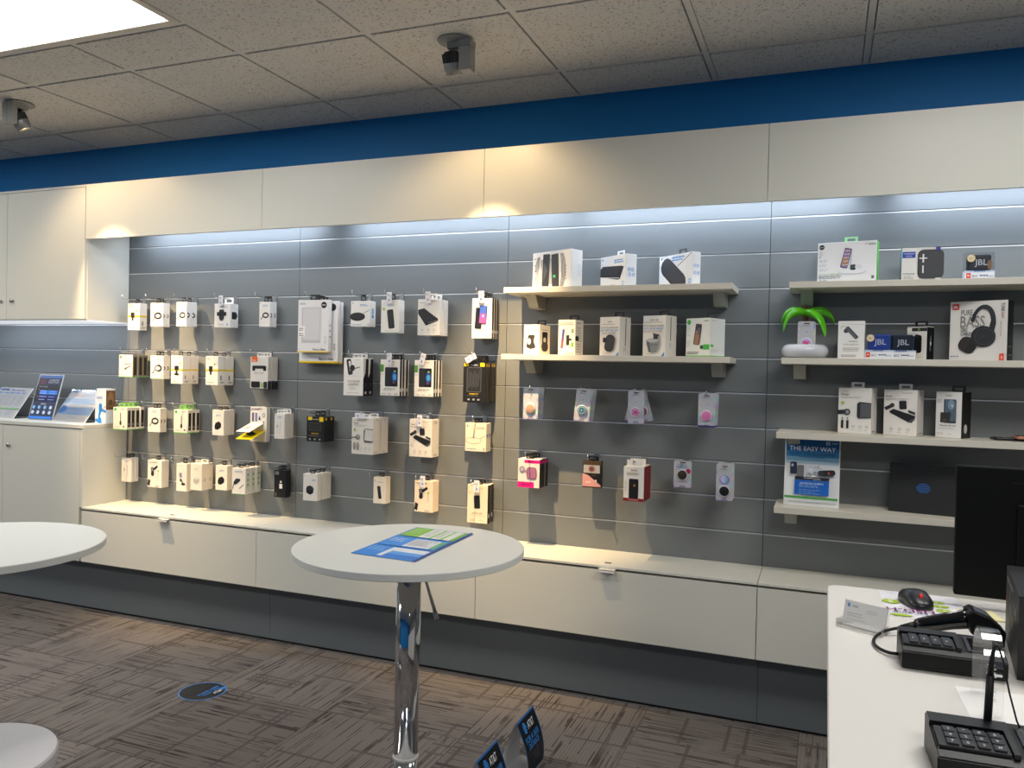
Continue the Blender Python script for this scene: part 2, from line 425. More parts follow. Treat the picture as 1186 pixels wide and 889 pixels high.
def a_otter_tall(F, S):
    F.rrect(0.14, 0.945, 0.22, 0.14, 'f2cf18'); F.rrect(0.86, 0.945, 0.2, 0.16, 'f2cf18'); F.text('OtterBox', 0.5, 0.94, 0.06, 'd8d8d8', fit=0.32)
    F.rrect(0.5, 0.57, 0.66, 1.05, '4a4c4e', r=0.1); F.rrect(0.5, 0.57, 0.58, 0.97, '232427', r=0.08)
    for i in range(9): F.line(0.24 + i * 0.055, 0.36 + 0.02 * (i % 3), 0.30 + i * 0.055, 0.80 - 0.03 * (i % 4), 0.008, '6c7076')
    F.text('SYMMETRY', 0.5, 0.21, 0.06, 'd8b21a', fit=0.6); F.bars(0.2, 0.16, 0.6, 1, '8a8a88')
    for u in (0.28, 0.5, 0.72): F.rrect(u, 0.07, 0.1, 0.07, '9a9a97')
    S.rect(0.8, 0, 1, 1, '5a5348'); S.rect(0.3, 0.9, 0.8, 0.97, 'd8a81a')
def a_charger(F, S):
    F.text('morphie', 0.2, 0.93, 0.04, 'a6a6a6'); F.text('Charge', 0.2, 0.86, 0.06, '3c3c3e'); F.bars(0.1, 0.8, 0.75, 2, '99999c', 0.04, 0.012)
    F.ell(0.14, 0.67, 0.05, 0.05, '9cc33a')
    F.poly([(0.58, 0.38), (0.62, 0.34), (1.0, 0.36), (1.0, 0.68), (0.64, 0.7), (0.58, 0.66)], '2c2d30'); F.poly([(0.68, 0.36), (1.0, 0.38), (1.0, 0.66), (0.68, 0.67)], '5b5d61')
    F.rrect(0.14, 0.47, 0.3, 0.13, '232326', 5); F.ell(0.28, 0.47, 0.1, 0.1, '3a3b3f'); F.ell(0.29, 0.47, 0.05, 0.06, '9a9ca0')
    for u in (0.14, 0.30): F.rrect(u, 0.2, 0.07, 0.26, '1c1c1f'); F.rrect(u, 0.33, 0.04, 0.08, '88888c')
    for u in (0.48, 0.68, 0.88): F.arc(u, 0.16, 0.045, 0.045, 0.012, '88888c', n=10); F.bars(u - 0.06, 0.08, 0.13, 1, 'a6a6a6')
    S.bars(0.3, 0.95, 0.4, 2, '99999c', 0.1, 0.04); S.bars(0.2, 0.05, 0.5, 1, '77777a', th=0.05)
def a_charger_light(F, S):
    F.text('morphie', 0.2, 0.93, 0.04, 'a6a6a6'); F.text('Charge', 0.2, 0.86, 0.06, '6c6c6e'); F.bars(0.1, 0.8, 0.75, 2, '99999c', 0.04, 0.012)
    F.ell(0.14, 0.67, 0.045, 0.06, '9cc33a')
    F.poly([(0.58, 0.38), (0.62, 0.33), (1.0, 0.35), (1.0, 0.7), (0.64, 0.71), (0.58, 0.66)], '5c5e60'); F.poly([(0.62, 0.39), (1.0, 0.37), (1.0, 0.68), (0.64, 0.69)], 'd9d6d0')
    F.line(0.0, 0.46, 0.3, 0.46, 0.05, '8a8b8e'); F.arc(0.3, 0.47, 0.1, 0.1, 0.03, '4c4d50', n=14); F.rrect(0.3, 0.47, 0.06, 0.06, '88888c')
    for u in (0.14, 0.30): F.arc(u, 0.22, 0.05, 0.16, 0.025, '3c3c40', 0, 360); 
    for u in (0.48, 0.68, 0.88): F.arc(u, 0.16, 0.045, 0.045, 0.012, 'a8a8ac', n=10); F.bars(u - 0.06, 0.08, 0.13, 1, 'b6b6b6')
    S.bars(0.35, 0.93, 0.3, 1, 'b08a80', 0.1, 0.04); S.bars(0.2, 0.05, 0.5, 1, '77777a', th=0.04)
def a_bundle(F, S):
    F.text('Power', 0.16, 0.86, 0.05, '3c3c3e'); F.bars(0.55, 0.93, 0.4, 1, '88888c'); F.bars(0.06, 0.8, 0.8, 2, '99999c', 0.04, 0.012)
    F.poly([(0.18, 0.53), (0.3, 0.58), (0.96, 0.44), (0.94, 0.36), (0.84, 0.29), (0.7, 0.32), (0.2, 0.49)], '1a1a1c'); F.line(0.74, 0.30, 0.94, 0.38, 0.05, '55565a')
    F.rrect(0.58, 0.67, 0.22, 0.27, '202023', 4); F.rrect(0.17, 0.62, 0.28, 0.11, '26262a', 28); F.ell(0.26, 0.66, 0.07, 0.07, '3c3c40')
    F.line(0.74, 0.55, 0.95, 0.5, 0.05, '26262a'); F.line(0.76, 0.52, 0.96, 0.47, 0.03, '55555a')
    for u in (0.25, 0.5, 0.75): F.arc(u, 0.14, 0.045, 0.045, 0.012, '88888c', n=10); F.bars(u - 0.07, 0.07, 0.14, 1, 'a6a6a6')
    S.bars(0.3, 0.93, 0.5, 2, '99999c', 0.1, 0.04); S.bars(0.3, 0.05, 0.5, 1, '55555a', th=0.04)
def a_padline(F, S):
    F.bars(0.08, 0.9, 0.08, 2, '3a6fb0', 0.05, 0.03); F.bars(0.55, 0.84, 0.4, 2, '8a8a8e', 0.05, 0.02)
    F.arc(0.4, 0.38, 0.38, 0.14, 0.012, '6a6358'); F.line(0.72, 0.46, 1.0, 0.58, 0.015, '6a6358'); F.line(0.42, 0.98, 0.38, 0.45, 0.012, '8c8478')
    F.bars(0.06, 0.08, 0.5, 1, '7a94b8', th=0.025); F.arc(0.9, 0.09, 0.05, 0.05, 0.015, '5c8fd0', n=10)
    S.rect(0.3, 0.5, 0.7, 0.62, '5f7fb5'); S.bars(0.2, 0.1, 0.6, 1, 'aaaaaa', th=0.05)
def a_pad(F, S):
    F.bars(0.08, 0.9, 0.06, 1, '3a6fb0', th=0.04); F.bars(0.48, 0.84, 0.45, 2, '4f93d6', 0.05, 0.025)
    F.ell(0.36, 0.38, 0.4, 0.19, '17181b'); F.ell(0.36, 0.41, 0.39, 0.16, '26282c'); F.line(0.68, 0.52, 0.98, 0.64, 0.02, '2a2b2e')
    F.bars(0.08, 0.06, 0.5, 1, '4f93d6', th=0.025); F.arc(0.93, 0.08, 0.04, 0.05, 0.016, '4f93d6', n=10)
    S.rrect(0.5, 0.6, 0.35, 0.5, '7cb4e4'); S.rrect(0.5, 0.4, 0.3, 0.3, '4f93d6')
def a_battery(F, S):
    F.ell(0.16, 0.72, 0.07, 0.08, 'a9cf8a'); F.bars(0.35, 0.84, 0.45, 2, '8fb4dc', 0.06, 0.025)
    F.rrect(0.55, 0.42, 0.34, 0.92, '1f2124', 7, r=0.2); F.rrect(0.53, 0.42, 0.24, 0.84, '2e3134', 7, r=0.2); F.bars(0.25, 0.06, 0.55, 1, 'a6a6a6')
    F.rect(0, 0, 1, 0.015, '7db98a'); S.bars(0.3, 0.06, 0.4, 1, 'aaaaaa', th=0.05)
def a_battery2(F, S):
    F.bars(0.55, 0.93, 0.38, 1, '8a8a8e', th=0.02); F.bars(0.1, 0.9, 0.3, 1, '8a8a8e', th=0.015)
    F.poly([(0.02, 0.7), (0.3, 0.74), (0.93, 0.46), (0.93, 0.4), (0.38, 0.27), (0.02, 0.6)], '141416'); F.poly([(0.02, 0.71), (0.3, 0.75), (0.9, 0.46), (0.4, 0.33), (0.02, 0.63)], '2b2c30')
    F.line(0.48, 0.34, 0.9, 0.42, 0.02, '8c8d92'); F.bars(0.7, 0.27, 0.22, 1, '77777a')
    for u in (0.22, 0.5, 0.76): F.arc(u, 0.15, 0.04, 0.04, 0.012, '88888c', n=10); F.bars(u - 0.08, 0.07, 0.16, 1, 'a6a6a6')
    S.bars(0.3, 0.06, 0.5, 1, '88888c', th=0.04)
def a_phonecase(F, S):
    F.bars(0.3, 0.93, 0.45, 1, '8a8a8e', th=0.02); F.rrect(0.34, 0.5, 0.34, 0.98, '1a1b1e', -3, r=0.15)
    F.rrect(0.56, 0.58, 0.38, 0.86, '27224a', -4, r=0.12); F.rrect(0.56, 0.70, 0.32, 0.40, '3f63c9', -4, r=0.1); F.rrect(0.55, 0.55, 0.32, 0.28, '8a55b8', -4); F.rrect(0.54, 0.44, 0.32, 0.22, 'e0529a', -4); F.ell(0.56, 0.56, 0.05, 0.06, 'f3b6c4')
    F.text('GALAXY S10', 0.5, 0.2, 0.05, '55555a', fit=0.5); F.bars(0.1, 0.06, 0.3, 1, '88888c'); F.bars(0.65, 0.06, 0.25, 2, '55555a', 0.04)
    S.rect(0, 0, 0.86, 1, '17171b'); S.rrect(0.45, 0.17, 0.5, 0.5, 'b9b9bd')
def a_phonecase2(F, S):
    F.rect(0.0, 0.66, 0.17, 0.86, '5c9b3c'); F.bars(0.55, 0.93, 0.3, 1, 'b06a58', th=0.02); F.bars(0.02, 0.6, 0.14, 2, 'a6a6a6')
    F.rrect(0.42, 0.52, 0.36, 0.86, '26272b', r=0.12); F.rrect(0.72, 0.52, 0.34, 0.86, '101522', r=0.1); F.ell(0.72, 0.52, 0.14, 0.25, '1f4f9e'); F.ell(0.73, 0.52, 0.09, 0.14, '4f9fe0'); F.ell(0.7, 0.36, 0.08, 0.05, '7a3a5a'); F.rrect(0.74, 0.68, 0.1, 0.06, 'b5d65a')
    F.text('SMARTPHONE CASE', 0.5, 0.19, 0.045, '4a4a4e', fit=0.62); F.bars(0.1, 0.15, 0.8, 1, '88888c')
    for u in (0.2, 0.5, 0.84): F.bars(u - 0.1, 0.06, 0.2, 2, '66666a', 0.04)
    S.rect(0, 0, 0.6, 1, '141418'); S.rrect(0.3, 0.16, 0.5, 0.6, 'c6c6c6')
def a_blackcase(F, S):
    F.bars(0.5, 0.9, 0.35, 1, 'c98a50', th=0.02); F.bars(0.06, 0.8, 0.2, 2, '8a8a8e', 0.06)
    F.rrect(0.48, 0.55, 0.30, 0.6, '24292b', 3, r=0.18); F.rrect(0.49, 0.55, 0.24, 0.52, '15181a', 3, r=0.15)
    F.text('JOURNEY VIEW', 0.5, 0.26, 0.05, '5c564e', fit=0.7); F.bars(0.12, 0.21, 0.75, 1, '99948c'); F.bars(0.14, 0.1, 0.3, 3, '99948c', 0.04); F.bars(0.62, 0.08, 0.2, 1, '77777a')
    S.rect(0, 0, 0.9, 1, '15151a'); S.rrect(0.4, 0.2, 0.35, 0.5, 'b9b9bd')
def a_headset(F, S):
    F.rrect(0.3, 0.76, 0.24, 0.7, '33343a', 10, r=0.3); F.rrect(0.33, 0.79, 0.1, 0.42, 'eeeae4', 12); F.ell(0.44, 0.73, 0.13, 0.14, '26272b'); F.line(0.5, 0.71, 0.82, 0.76, 0.04, '6a5a52'); F.bars(0.6, 0.95, 0.3, 1, 'b49a90')
    F.line(0.0, 0.52, 1, 0.52, 0.008, 'c9c6c0'); F.text('VOYAGER', 0.52, 0.38, 0.10, 'a5a29c', fit=0.66); F.text('LEGEND', 0.52, 0.3, 0.10, 'a5a29c', fit=0.6); F.bars(0.32, 0.22, 0.36, 3, 'bdbab4', 0.05, 0.014); F.bars(0.2, 0.07, 0.6, 1, '77777a')
    S.poly([(0, 0), (1, 0), (1, 0.98), (0.5, 0.98), (0.4, 0.6), (0, 0.45)], '15161c'); S.rrect(0.5, 0.28, 0.35, 0.5, '3a3c46'); S.rrect(0.5, 0.08, 0.4, 0.3, 'b9b9bd')
def a_ipadglass(F, S):
    F.text('ZAGG', 0.15, 0.93, 0.045, '4f7ab0'); F.ell(0.85, 0.9, 0.09, 0.09, '1c1c1e'); F.text('NEW', 0.85, 0.9, 0.035, 'ffffff')
    F.rrect(0.44, 0.52, 0.62, 0.98, 'c6c7cb', r=0.06); F.rrect(0.46, 0.54, 0.58, 0.88, 'd9dade', r=0.05)
    F.rect(0.02, 0.3, 0.24, 0.5, 'f6f5f3'); F.bars(0.05, 0.45, 0.16, 2, '4c4c50', 0.05, 0.02); F.bars(0.05, 0.35, 0.16, 2, '4c4c50', 0.05, 0.02)
    F.text('Best in Glass', 0.72, 0.06, 0.055, '2c2c2e', fit=0.45); F.bars(0.04, 0.055, 0.08, 1, '88888c'); F.rect(0, 0, 1, 0.022, 'f0cb12')
    for v in (0.28, 0.2): F.arc(0.92, v, 0.03, 0.045, 0.01, 'a8a8ac', n=8)
    S.rect(0, 0, 1, 0.022, 'f0cb12'); S.bars(0.3, 0.5, 0.5, 3, '9a9aa0', 1.0, 0.3)
def a_ipadglass2(F, S):
    F.ell(0.87, 0.9, 0.08, 0.08, '1c1c1e'); F.rrect(0.45, 0.52, 0.66, 1.0, 'd3d4d8', r=0.05)
    F.text('Best in Glass', 0.72, 0.065, 0.05, '2c2c2e', fit=0.5); F.rect(0, 0, 1, 0.026, 'f0cb12'); F.bars(0.9, 0.3, 0.06, 5, '88888c', 0.03)
    S.rect(0, 0, 1, 0.026, 'f0cb12')
def a_vent(F, S):
    F.bars(0.06, 0.91, 0.6, 1, '3c3c3e', th=0.03); F.bars(0.06, 0.86, 0.4, 1, '88888c')
    F.rrect(0.35, 0.62, 0.18, 0.36, '2b2c33', 8); F.rrect(0.35, 0.66, 0.12, 0.16, '8a8f9c', 8); F.rrect(0.56, 0.72, 0.36, 0.12, '1d1d20', 35); F.ell(0.36, 0.5, 0.11, 0.13, '1d1d20')
    F.poly([(0.0, 0.08), (0.06, 0.3), (0.22, 0.25), (0.16, 0.04)], '1a1a1d'); F.ell(0.76, 0.62, 0.06, 0.06, '9dc050'); F.bars(0.72, 0.55, 0.08, 6, 'a8a29a', 0.06, 0.02); F.text('MOUNT', 0.72, 0.05, 0.05, '55524c')
def a_stand(F, S):
    F.bars(0.1, 0.93, 0.5, 1, '9a9a9e', 0.06, 0.02); F.rrect(0.42, 0.58, 0.26, 0.36, '8b7f9c', 6); F.rrect(0.45, 0.4, 0.2, 0.22, '26262a', 20); F.ell(0.68, 0.26, 0.2, 0.1, '1d1d20'); F.line(0.5, 0.4, 0.66, 0.28, 0.1, '1d1d20'); F.bars(0.78, 0.7, 0.1, 5, 'a8a8a8', 0.07)
def a_cubes(F, S):
    F.bars(0.3, 0.8, 0.5, 2, 'a9b6c6', 0.07, 0.03); F.poly([(0.24, 0.3), (0.3, 0.46), (0.56, 0.52), (0.8, 0.44), (0.76, 0.28), (0.5, 0.22)], 'b7b1a6'); F.poly([(0.3, 0.46), (0.56, 0.52), (0.8, 0.44), (0.52, 0.4)], 'd9d4ca')
    S.poly([(0.2, 0.34), (0.7, 0.3), (0.85, 0.44), (0.3, 0.48)], 'd2ccc0')
def a_usbgreen(F, S):
    F.bars(0.2, 0.88, 0.6, 2, '8aa0be', 0.06, 0.025); F.poly([(0.12, 0.46), (0.3, 0.6), (0.6, 0.6), (0.62, 0.52), (0.34, 0.38), (0.14, 0.36)], '2a2f3a'); F.line(0.15, 0.4, 0.05, 0.2, 0.04, '2b2b2e'); F.line(0.55, 0.22, 0.85, 0.38, 0.05, '2b2b2e'); F.rect(0, 0, 1, 0.02, '6ab54a')
    for v in (0.75, 0.55, 0.36): S.rrect(0.5, v, 0.3, 0.3, '6ab54a'); S.bars(0.25, v - 0.1, 0.5, 1, '9bc78a', th=0.05)
def a_blackusb(F, S):
    F.text('USB-C', 0.26, 0.92, 0.08, 'e8e8e8', fit=0.4); F.text('Adapter', 0.28, 0.86, 0.07, 'e8e8e8', fit=0.45)
    F.rrect(0.62, 0.42, 0.26, 0.34, 'e9e6e0', r=0.08); F.rrect(0.62, 0.58, 0.16, 0.14, 'd6d3cd', r=0.05); F.arc(0.2, 0.12, 0.07, 0.12, 0.02, 'a8a8a8', n=10)
def a_cyl(F, S):
    F.bars(0.08, 0.92, 0.06, 2, '3a6fb0', 0.04, 0.03); F.bars(0.6, 0.78, 0.34, 2, '5f97c8', 0.07, 0.03)
    F.poly([(0.22, 0.46), (0.3, 0.54), (0.5, 0.57), (0.68, 0.52), (0.74, 0.44), (0.72, 0.3), (0.5, 0.22), (0.24, 0.3)], '1d1e21'); F.ell(0.48, 0.46, 0.26, 0.12, '33353a'); F.bars(0.2, 0.1, 0.5, 1, 'a6a6a6')
def a_battery3(F, S):
    F.bars(0.1, 0.86, 0.12, 2, '7a94b8', 0.08, 0.03); F.bars(0.3, 0.8, 0.5, 1, '7a94b8', th=0.03); F.rrect(0.5, 0.42, 0.26, 0.9, '1a1512', 8, r=0.2); F.rrect(0.48, 0.43, 0.18, 0.8, '30292a', 8, r=0.2); F.bars(0.25, 0.06, 0.5, 1, 'b3a99a')
def a_pink(F, S):
    F.rect(0.3, 0.86, 1, 0.97, 'e8178c'); F.rect(0, 0, 0.75, 0.2, 'ee1a8e'); F.text('BLOSSOM', 0.62, 0.915, 0.05, '2a0a1c', fit=0.5); F.text('AIRPODS', 0.36, 0.12, 0.07, '6a0a42', fit=0.5)
    F.ell(0.2, 0.64, 0.13, 0.13, '8f8296'); F.ell(0.2, 0.64, 0.09, 0.09, 'b9aec0'); F.rrect(0.64, 0.52, 0.46, 0.5, '9a5878', r=0.25); F.rrect(0.64, 0.52, 0.38, 0.42, 'ab6f90', r=0.2); F.line(0.34, 0.6, 0.44, 0.56, 0.06, '8f8296')
    S.rect(0, 0, 1, 1, '1d1416'); S.rect(0, 0.84, 1, 0.95, 'c4147a'); S.rrect(0.5, 0.5, 0.3, 0.3, '4a3238')
def a_watchband(F, S):
    F.rect(0, 0, 1, 1, '120e0d'); F.rect(0, 0.86, 1, 1, '4a3a28'); F.rect(0.04, 0.54, 0.92, 0.84, 'aca8a6'); F.arc(0.48, 0.69, 0.18, 0.17, 0.06, 'a86a5c'); F.ell(0.48, 0.69, 0.12, 0.11, '5a4642')
    F.poly([(0, 0.04), (1, 0.04), (0.95, 0.12), (0.3, 0.46), (0.0, 0.52)], 'd79a92'); F.text('41S', 0.3, 0.2, 0.12, 'f2e2dc'); F.text('BAND', 0.62, 0.46, 0.06, '6a5a48'); F.rrect(0.72, 0.26, 0.1, 0.12, 'cfc4c0'); F.rect(0, 0, 1, 0.04, '3a2018')
def a_zagg(F, S):
    F.text('ZAGG', 0.5, 0.9, 0.08, '9a3030', fit=0.44); F.bars(0.15, 0.82, 0.7, 3, '88867e', 0.05, 0.018); F.ell(0.56, 0.8, 0.04, 0.03, 'c8d040')
    F.rrect(0.5, 0.36, 0.46, 0.96, '17171a', r=0.12); F.rrect(0.54, 0.46, 0.1, 0.1, 'c07a2a'); F.bars(0.06, 0.55, 0.14, 5, '99978e', 0.1, 0.02)
    F.rect(0, 0, 1, 0.085, '8e1420'); F.text('INVISIBLESHIELD', 0.5, 0.042, 0.045, 'e8d6d0', fit=0.75); S.rect(0, 0, 1, 1, '8e1420')
# boxes standing on the shelves
def a_duo(F, S):
    for v in (0.82, 0.64, 0.48, 0.3, 0.08): F.bars(0.05, v, 0.05, 1, '9aa0b4', th=0.02)
    for k in range(4):
        F.arc(0.27, 0.42, 0.20 - k * 0.03, 0.42, 0.012, '55565e', 130, 230, n=10); F.arc(0.66, 0.46, 0.20 - k * 0.03, 0.42, 0.012, '55565e', -50, 50, n=10)
    F.rrect(0.4, 0.46, 0.36, 0.48, '9ea2aa', r=0.1); F.rrect(0.36, 0.46, 0.18, 0.66, '26282a', -2, r=0.1); F.rrect(0.6, 0.47, 0.18, 0.62, '2f3133', 3, r=0.1); F.poly([(0.3, 0.2), (0.4, 0.5), (0.3, 0.72)], '4a4c50'); F.rrect(0.58, 0.32, 0.06, 0.05, '3fbf6a')
    F.bars(0.86, 0.55, 0.02, 5, 'b09a90', 0.06, 0.03); S.rect(0.55, 0.3, 0.95, 0.62, 'e6e8ea')
def a_flatpad(F, S):
    F.bars(0.06, 0.88, 0.04, 1, '3a8ad8', th=0.05); F.bars(0.55, 0.82, 0.4, 2, '4f9be0', 0.05, 0.03)
    F.poly([(0, 0.38), (0.7, 0.22), (0.78, 0.24), (0.92, 0.6), (0.86, 0.64), (0.1, 0.7), (0, 0.62)], '1b1c22'); F.poly([(0, 0.42), (0.66, 0.32), (0.76, 0.6), (0.1, 0.68), (0, 0.6)], '2a2b36'); F.line(0.0, 0.36, 0.74, 0.27, 0.014, 'e6e6ea'); F.bars(0.4, 0.08, 0.25, 1, 'aaaaaa'); F.arc(0.9, 0.1, 0.04, 0.05, 0.014, '4f9be0', n=10)
    for a, b in ((0.3, 0.52), (0.62, 0.52), (0.35, 0.36), (0.7, 0.36)): S.arc(a, b, 0.13, 0.14, 0.05, '4f9be0', n=10)
def a_oval(F, S):
    F.bars(0.06, 0.88, 0.04, 1, '8a94c0', th=0.05); F.bars(0.4, 0.88, 0.45, 2, '5f9fe0', 0.05, 0.03)
    F.rrect(0.44, 0.38, 0.86, 0.36, '2a2b2e', -38, r=0.48); F.rrect(0.45, 0.40, 0.80, 0.31, '37383c', -38, r=0.48); F.line(0.56, 0.62, 0.98, 0.98, 0.012, '3a3b40'); F.arc(0.93, 0.12, 0.04, 0.05, 0.016, '4f9be0', n=10)
    for a, b in ((0.3, 0.58), (0.65, 0.58), (0.3, 0.36), (0.7, 0.36)): S.arc(a, b, 0.15, 0.15, 0.05, '4f9be0', n=10)
def a_watchstand(F, S):
    F.bars(0.08, 0.92, 0.06, 1, '5a6aa0', th=0.05); F.bars(0.45, 0.84, 0.45, 2, '9a9aa8', 0.06, 0.025)
    F.poly([(0.28, 0.62), (0.34, 0.66), (0.68, 0.66), (0.7, 0.6), (0.64, 0.44), (0.76, 0.28), (0.74, 0.22), (0.46, 0.18), (0.2, 0.24), (0.2, 0.34)], '35322f'); F.ell(0.36, 0.44, 0.11, 0.16, 'e8dfce'); F.bars(0.4, 0.06, 0.2, 1, '8a8578')
    S.rrect(0.5, 0.55, 0.5, 0.7, '26282a'); S.ell(0.48, 0.5, 0.12, 0.14, 'e4e0d6'); S.rrect(0.5, 0.27, 0.6, 0.5, '3a3532', r=0.4); S.bars(0.2, 0.82, 0.7, 1, '8f9ab8', th=0.04)
def a_magmount(F, S):
    F.bars(0.04, 0.9, 0.85, 2, '55524c', 0.08, 0.03); F.rrect(0.27, 0.46, 0.14, 0.98, '7a4a7c', -6, r=0.2); F.rrect(0.3, 0.62, 0.1, 0.4, '4a48a0', -6); F.rrect(0.26, 0.3, 0.09, 0.3, 'd0524a', -6)
    F.rrect(0.57, 0.42, 0.18, 0.52, '2b2a28', r=0.2); F.rrect(0.66, 0.44, 0.26, 0.1, '2b2a28'); F.rrect(0.84, 0.68, 0.12, 0.2, '8a927a'); F.rrect(0.84, 0.29, 0.13, 0.24, '7cb83c'); F.text('QI', 0.1, 0.1, 0.1, '5a4a30'); F.text('CHARGE', 0.66, 0.05, 0.08, '8a845e', fit=0.5)
    S.bars(0.15, 0.9, 0.7, 1, '55555a', th=0.05); S.bars(0.15, 0.76, 0.7, 6, 'b6b6b6', 0.16, 0.05); S.rrect(0.2, 0.47, 0.4, 0.28, '151517'); S.bars(0.15, 0.3, 0.6, 4, 'b0b0b0', 0.16, 0.06)
def a_auto(F, S):
    F.text('auto', 0.5, 0.88, 0.08, '6a6a6e'); F.bars(0.1, 0.8, 0.8, 1, '99999c', th=0.02)
    F.text('AUTO DASHBOARD', 0.5, 0.72, 0.07, '8a8580', fit=0.86); F.text('AND VENT MOUNT', 0.5, 0.65, 0.08, '4a90d0', fit=0.9); F.text('QUICK CONNECT', 0.5, 0.58, 0.06, '8f857c', fit=0.84)
    F.rrect(0.55, 0.32, 0.46, 0.72, '2b2a2a', -10, r=0.4); F.rrect(0.3, 0.4, 0.18, 0.2, '1c1c1e'); F.rrect(0.55, 0.33, 0.34, 0.56, '3a3937', -10, r=0.4); F.poly([(0.86, 0), (1, 0), (1, 0.1)], '2f90dc'); F.bars(0.25, 0.05, 0.5, 1, 'a09a92')
    S.line(0.55, 0.97, 0.52, 0.25, 0.06, '2a2c30'); S.bars(0.35, 0.18, 0.3, 2, 'b0b0b4', 0.1, 0.04)
def a_cup(F, S):
    F.text('auto cup', 0.5, 0.9, 0.07, '6a6a6e'); F.bars(0.1, 0.83, 0.8, 1, '99999c', th=0.02)
    F.text('AUTO WIRELESS CHARGER', 0.5, 0.75, 0.07, '8a8580', fit=0.86); F.text('WITH PHONE HOLDER', 0.5, 0.68, 0.08, '4a90d0', fit=0.86); F.text('MOUNT QUICK KEEP', 0.5, 0.61, 0.06, '8f857c', fit=0.8)
    F.poly([(0.2, 0.38), (0.78, 0.38), (0.66, 0.1), (0.32, 0.1)], '8d8f91'); F.poly([(0.2, 0.38), (0.34, 0.38), (0.42, 0.1), (0.32, 0.1)], '5f6163'); F.ell(0.49, 0.39, 0.29, 0.08, 'bcbcbc'); F.rect(0.22, 0.27, 0.76, 0.29, '6c6e70'); F.rrect(0.62, 0.48, 0.2, 0.2, '2f3032'); F.line(0.5, 0.55, 0.78, 0.5, 0.06, '3a3b3d'); F.poly([(0.86, 0), (1, 0), (1, 0.1)], '2f90dc'); F.bars(0.25, 0.05, 0.5, 1, 'a09a92')
    S.line(0.45, 0.97, 0.45, 0.38, 0.06, '2a2c30'); S.bars(0.35, 0.3, 0.2, 3, 'b0b0b4', 0.1, 0.04); S.line(0.98, 0.55, 0.98, 0.05, 0.03, '55555a')
def a_powerup(F, S):
    F.ell(0.12, 0.9, 0.08, 0.09, '4ab53a'); F.text('belkin', 0.86, 0.93, 0.06, '4c4c50', fit=0.25); F.bars(0.06, 0.78, 0.14, 5, 'a0a09c', 0.08); F.bars(0.06, 0.4, 0.14, 4, 'a0a09c', 0.06)
    F.rrect(0.5, 0.58, 0.26, 0.76, '3c3640', -8, r=0.15); F.rrect(0.48, 0.5, 0.18, 0.5, 'a87a58', -8, r=0.1); F.rrect(0.54, 0.66, 0.1, 0.24, '6a5a78', -8); F.rect(0.74, 0.19, 1, 0.32, '4fbf3f'); F.ell(0.68, 0.25, 0.07, 0.07, '3c3c3e'); F.bars(0.06, 0.11, 0.6, 2, '55554f', 0.05, 0.025); F.rect(0, 0, 1, 0.035, '74c95c')
    S.rect(0.06, 0.25, 0.24, 0.32, '4fbf3f'); S.rect(0, 0, 1, 0.035, '74c95c'); S.bars(0.08, 0.2, 0.5, 3, 'a6a8a4', 0.06, 0.015); S.bars(0.08, 0.95, 0.4, 2, 'c6c8a4', 0.04, 0.015)
def a_3in1(F, S):
    F.ell(0.07, 0.89, 0.045, 0.045, '26262a'); F.text('NEW', 0.07, 0.89, 0.018, 'ffffff'); F.text('belkin', 0.92, 0.92, 0.035, '4c4c50', fit=0.13); F.arc(0.82, 0.93, 0.018, 0.02, 0.005, '99999c', n=10)
    F.bars(0.03, 0.76, 0.06, 3, 'b0b0b0', 0.025, 0.006); F.bars(0.03, 0.64, 0.04, 1, '55555a'); 
    for v in (0.56, 0.45, 0.34): F.bars(0.03, v, 0.16, 2, 'a6a6aa', 0.025, 0.006)
    F.ell(0.6, 0.27, 0.24, 0.055, 'dcdde4'); F.ell(0.6, 0.29, 0.23, 0.05, 'f4f4f8'); F.line(0.58, 0.75, 0.56, 0.32, 0.03, 'd6d7e0')
    F.rrect(0.49, 0.6, 0.125, 0.36, '4b4660', -13, r=0.16); F.rrect(0.49, 0.6, 0.105, 0.33, '9a7fae', -13, r=0.12); F.rrect(0.475, 0.52, 0.09, 0.14, 'b98a6a', -13)
    for i in range(3):
        for j in range(5): F.rrect(0.445 + i * 0.032 + j * 0.0085, 0.44 + j * 0.085, 0.02, 0.02, ('f3e9e0', 'd8d0ea', 'f6f0d8')[(i + j) % 3], -13)
    F.rrect(0.61, 0.37, 0.085, 0.095, '17191c', r=0.2); F.rrect(0.61, 0.37, 0.05, 0.055, '3d6658'); F.ell(0.7, 0.38, 0.06, 0.035, 'e6e7ee')
    F.bars(0.03, 0.22, 0.36, 1, '8bc06a', th=0.008); F.bars(0.03, 0.18, 0.44, 3, '6a6a70', 0.024, 0.008); F.bars(0.03, 0.06, 0.2, 1, '8a94b0'); F.ell(0.94, 0.12, 0.025, 0.03, '6a6a74'); F.rect(0.3, 0, 1, 0.018, '8fe07a')
    S.rect(0, 0, 1, 1, '63d84a')
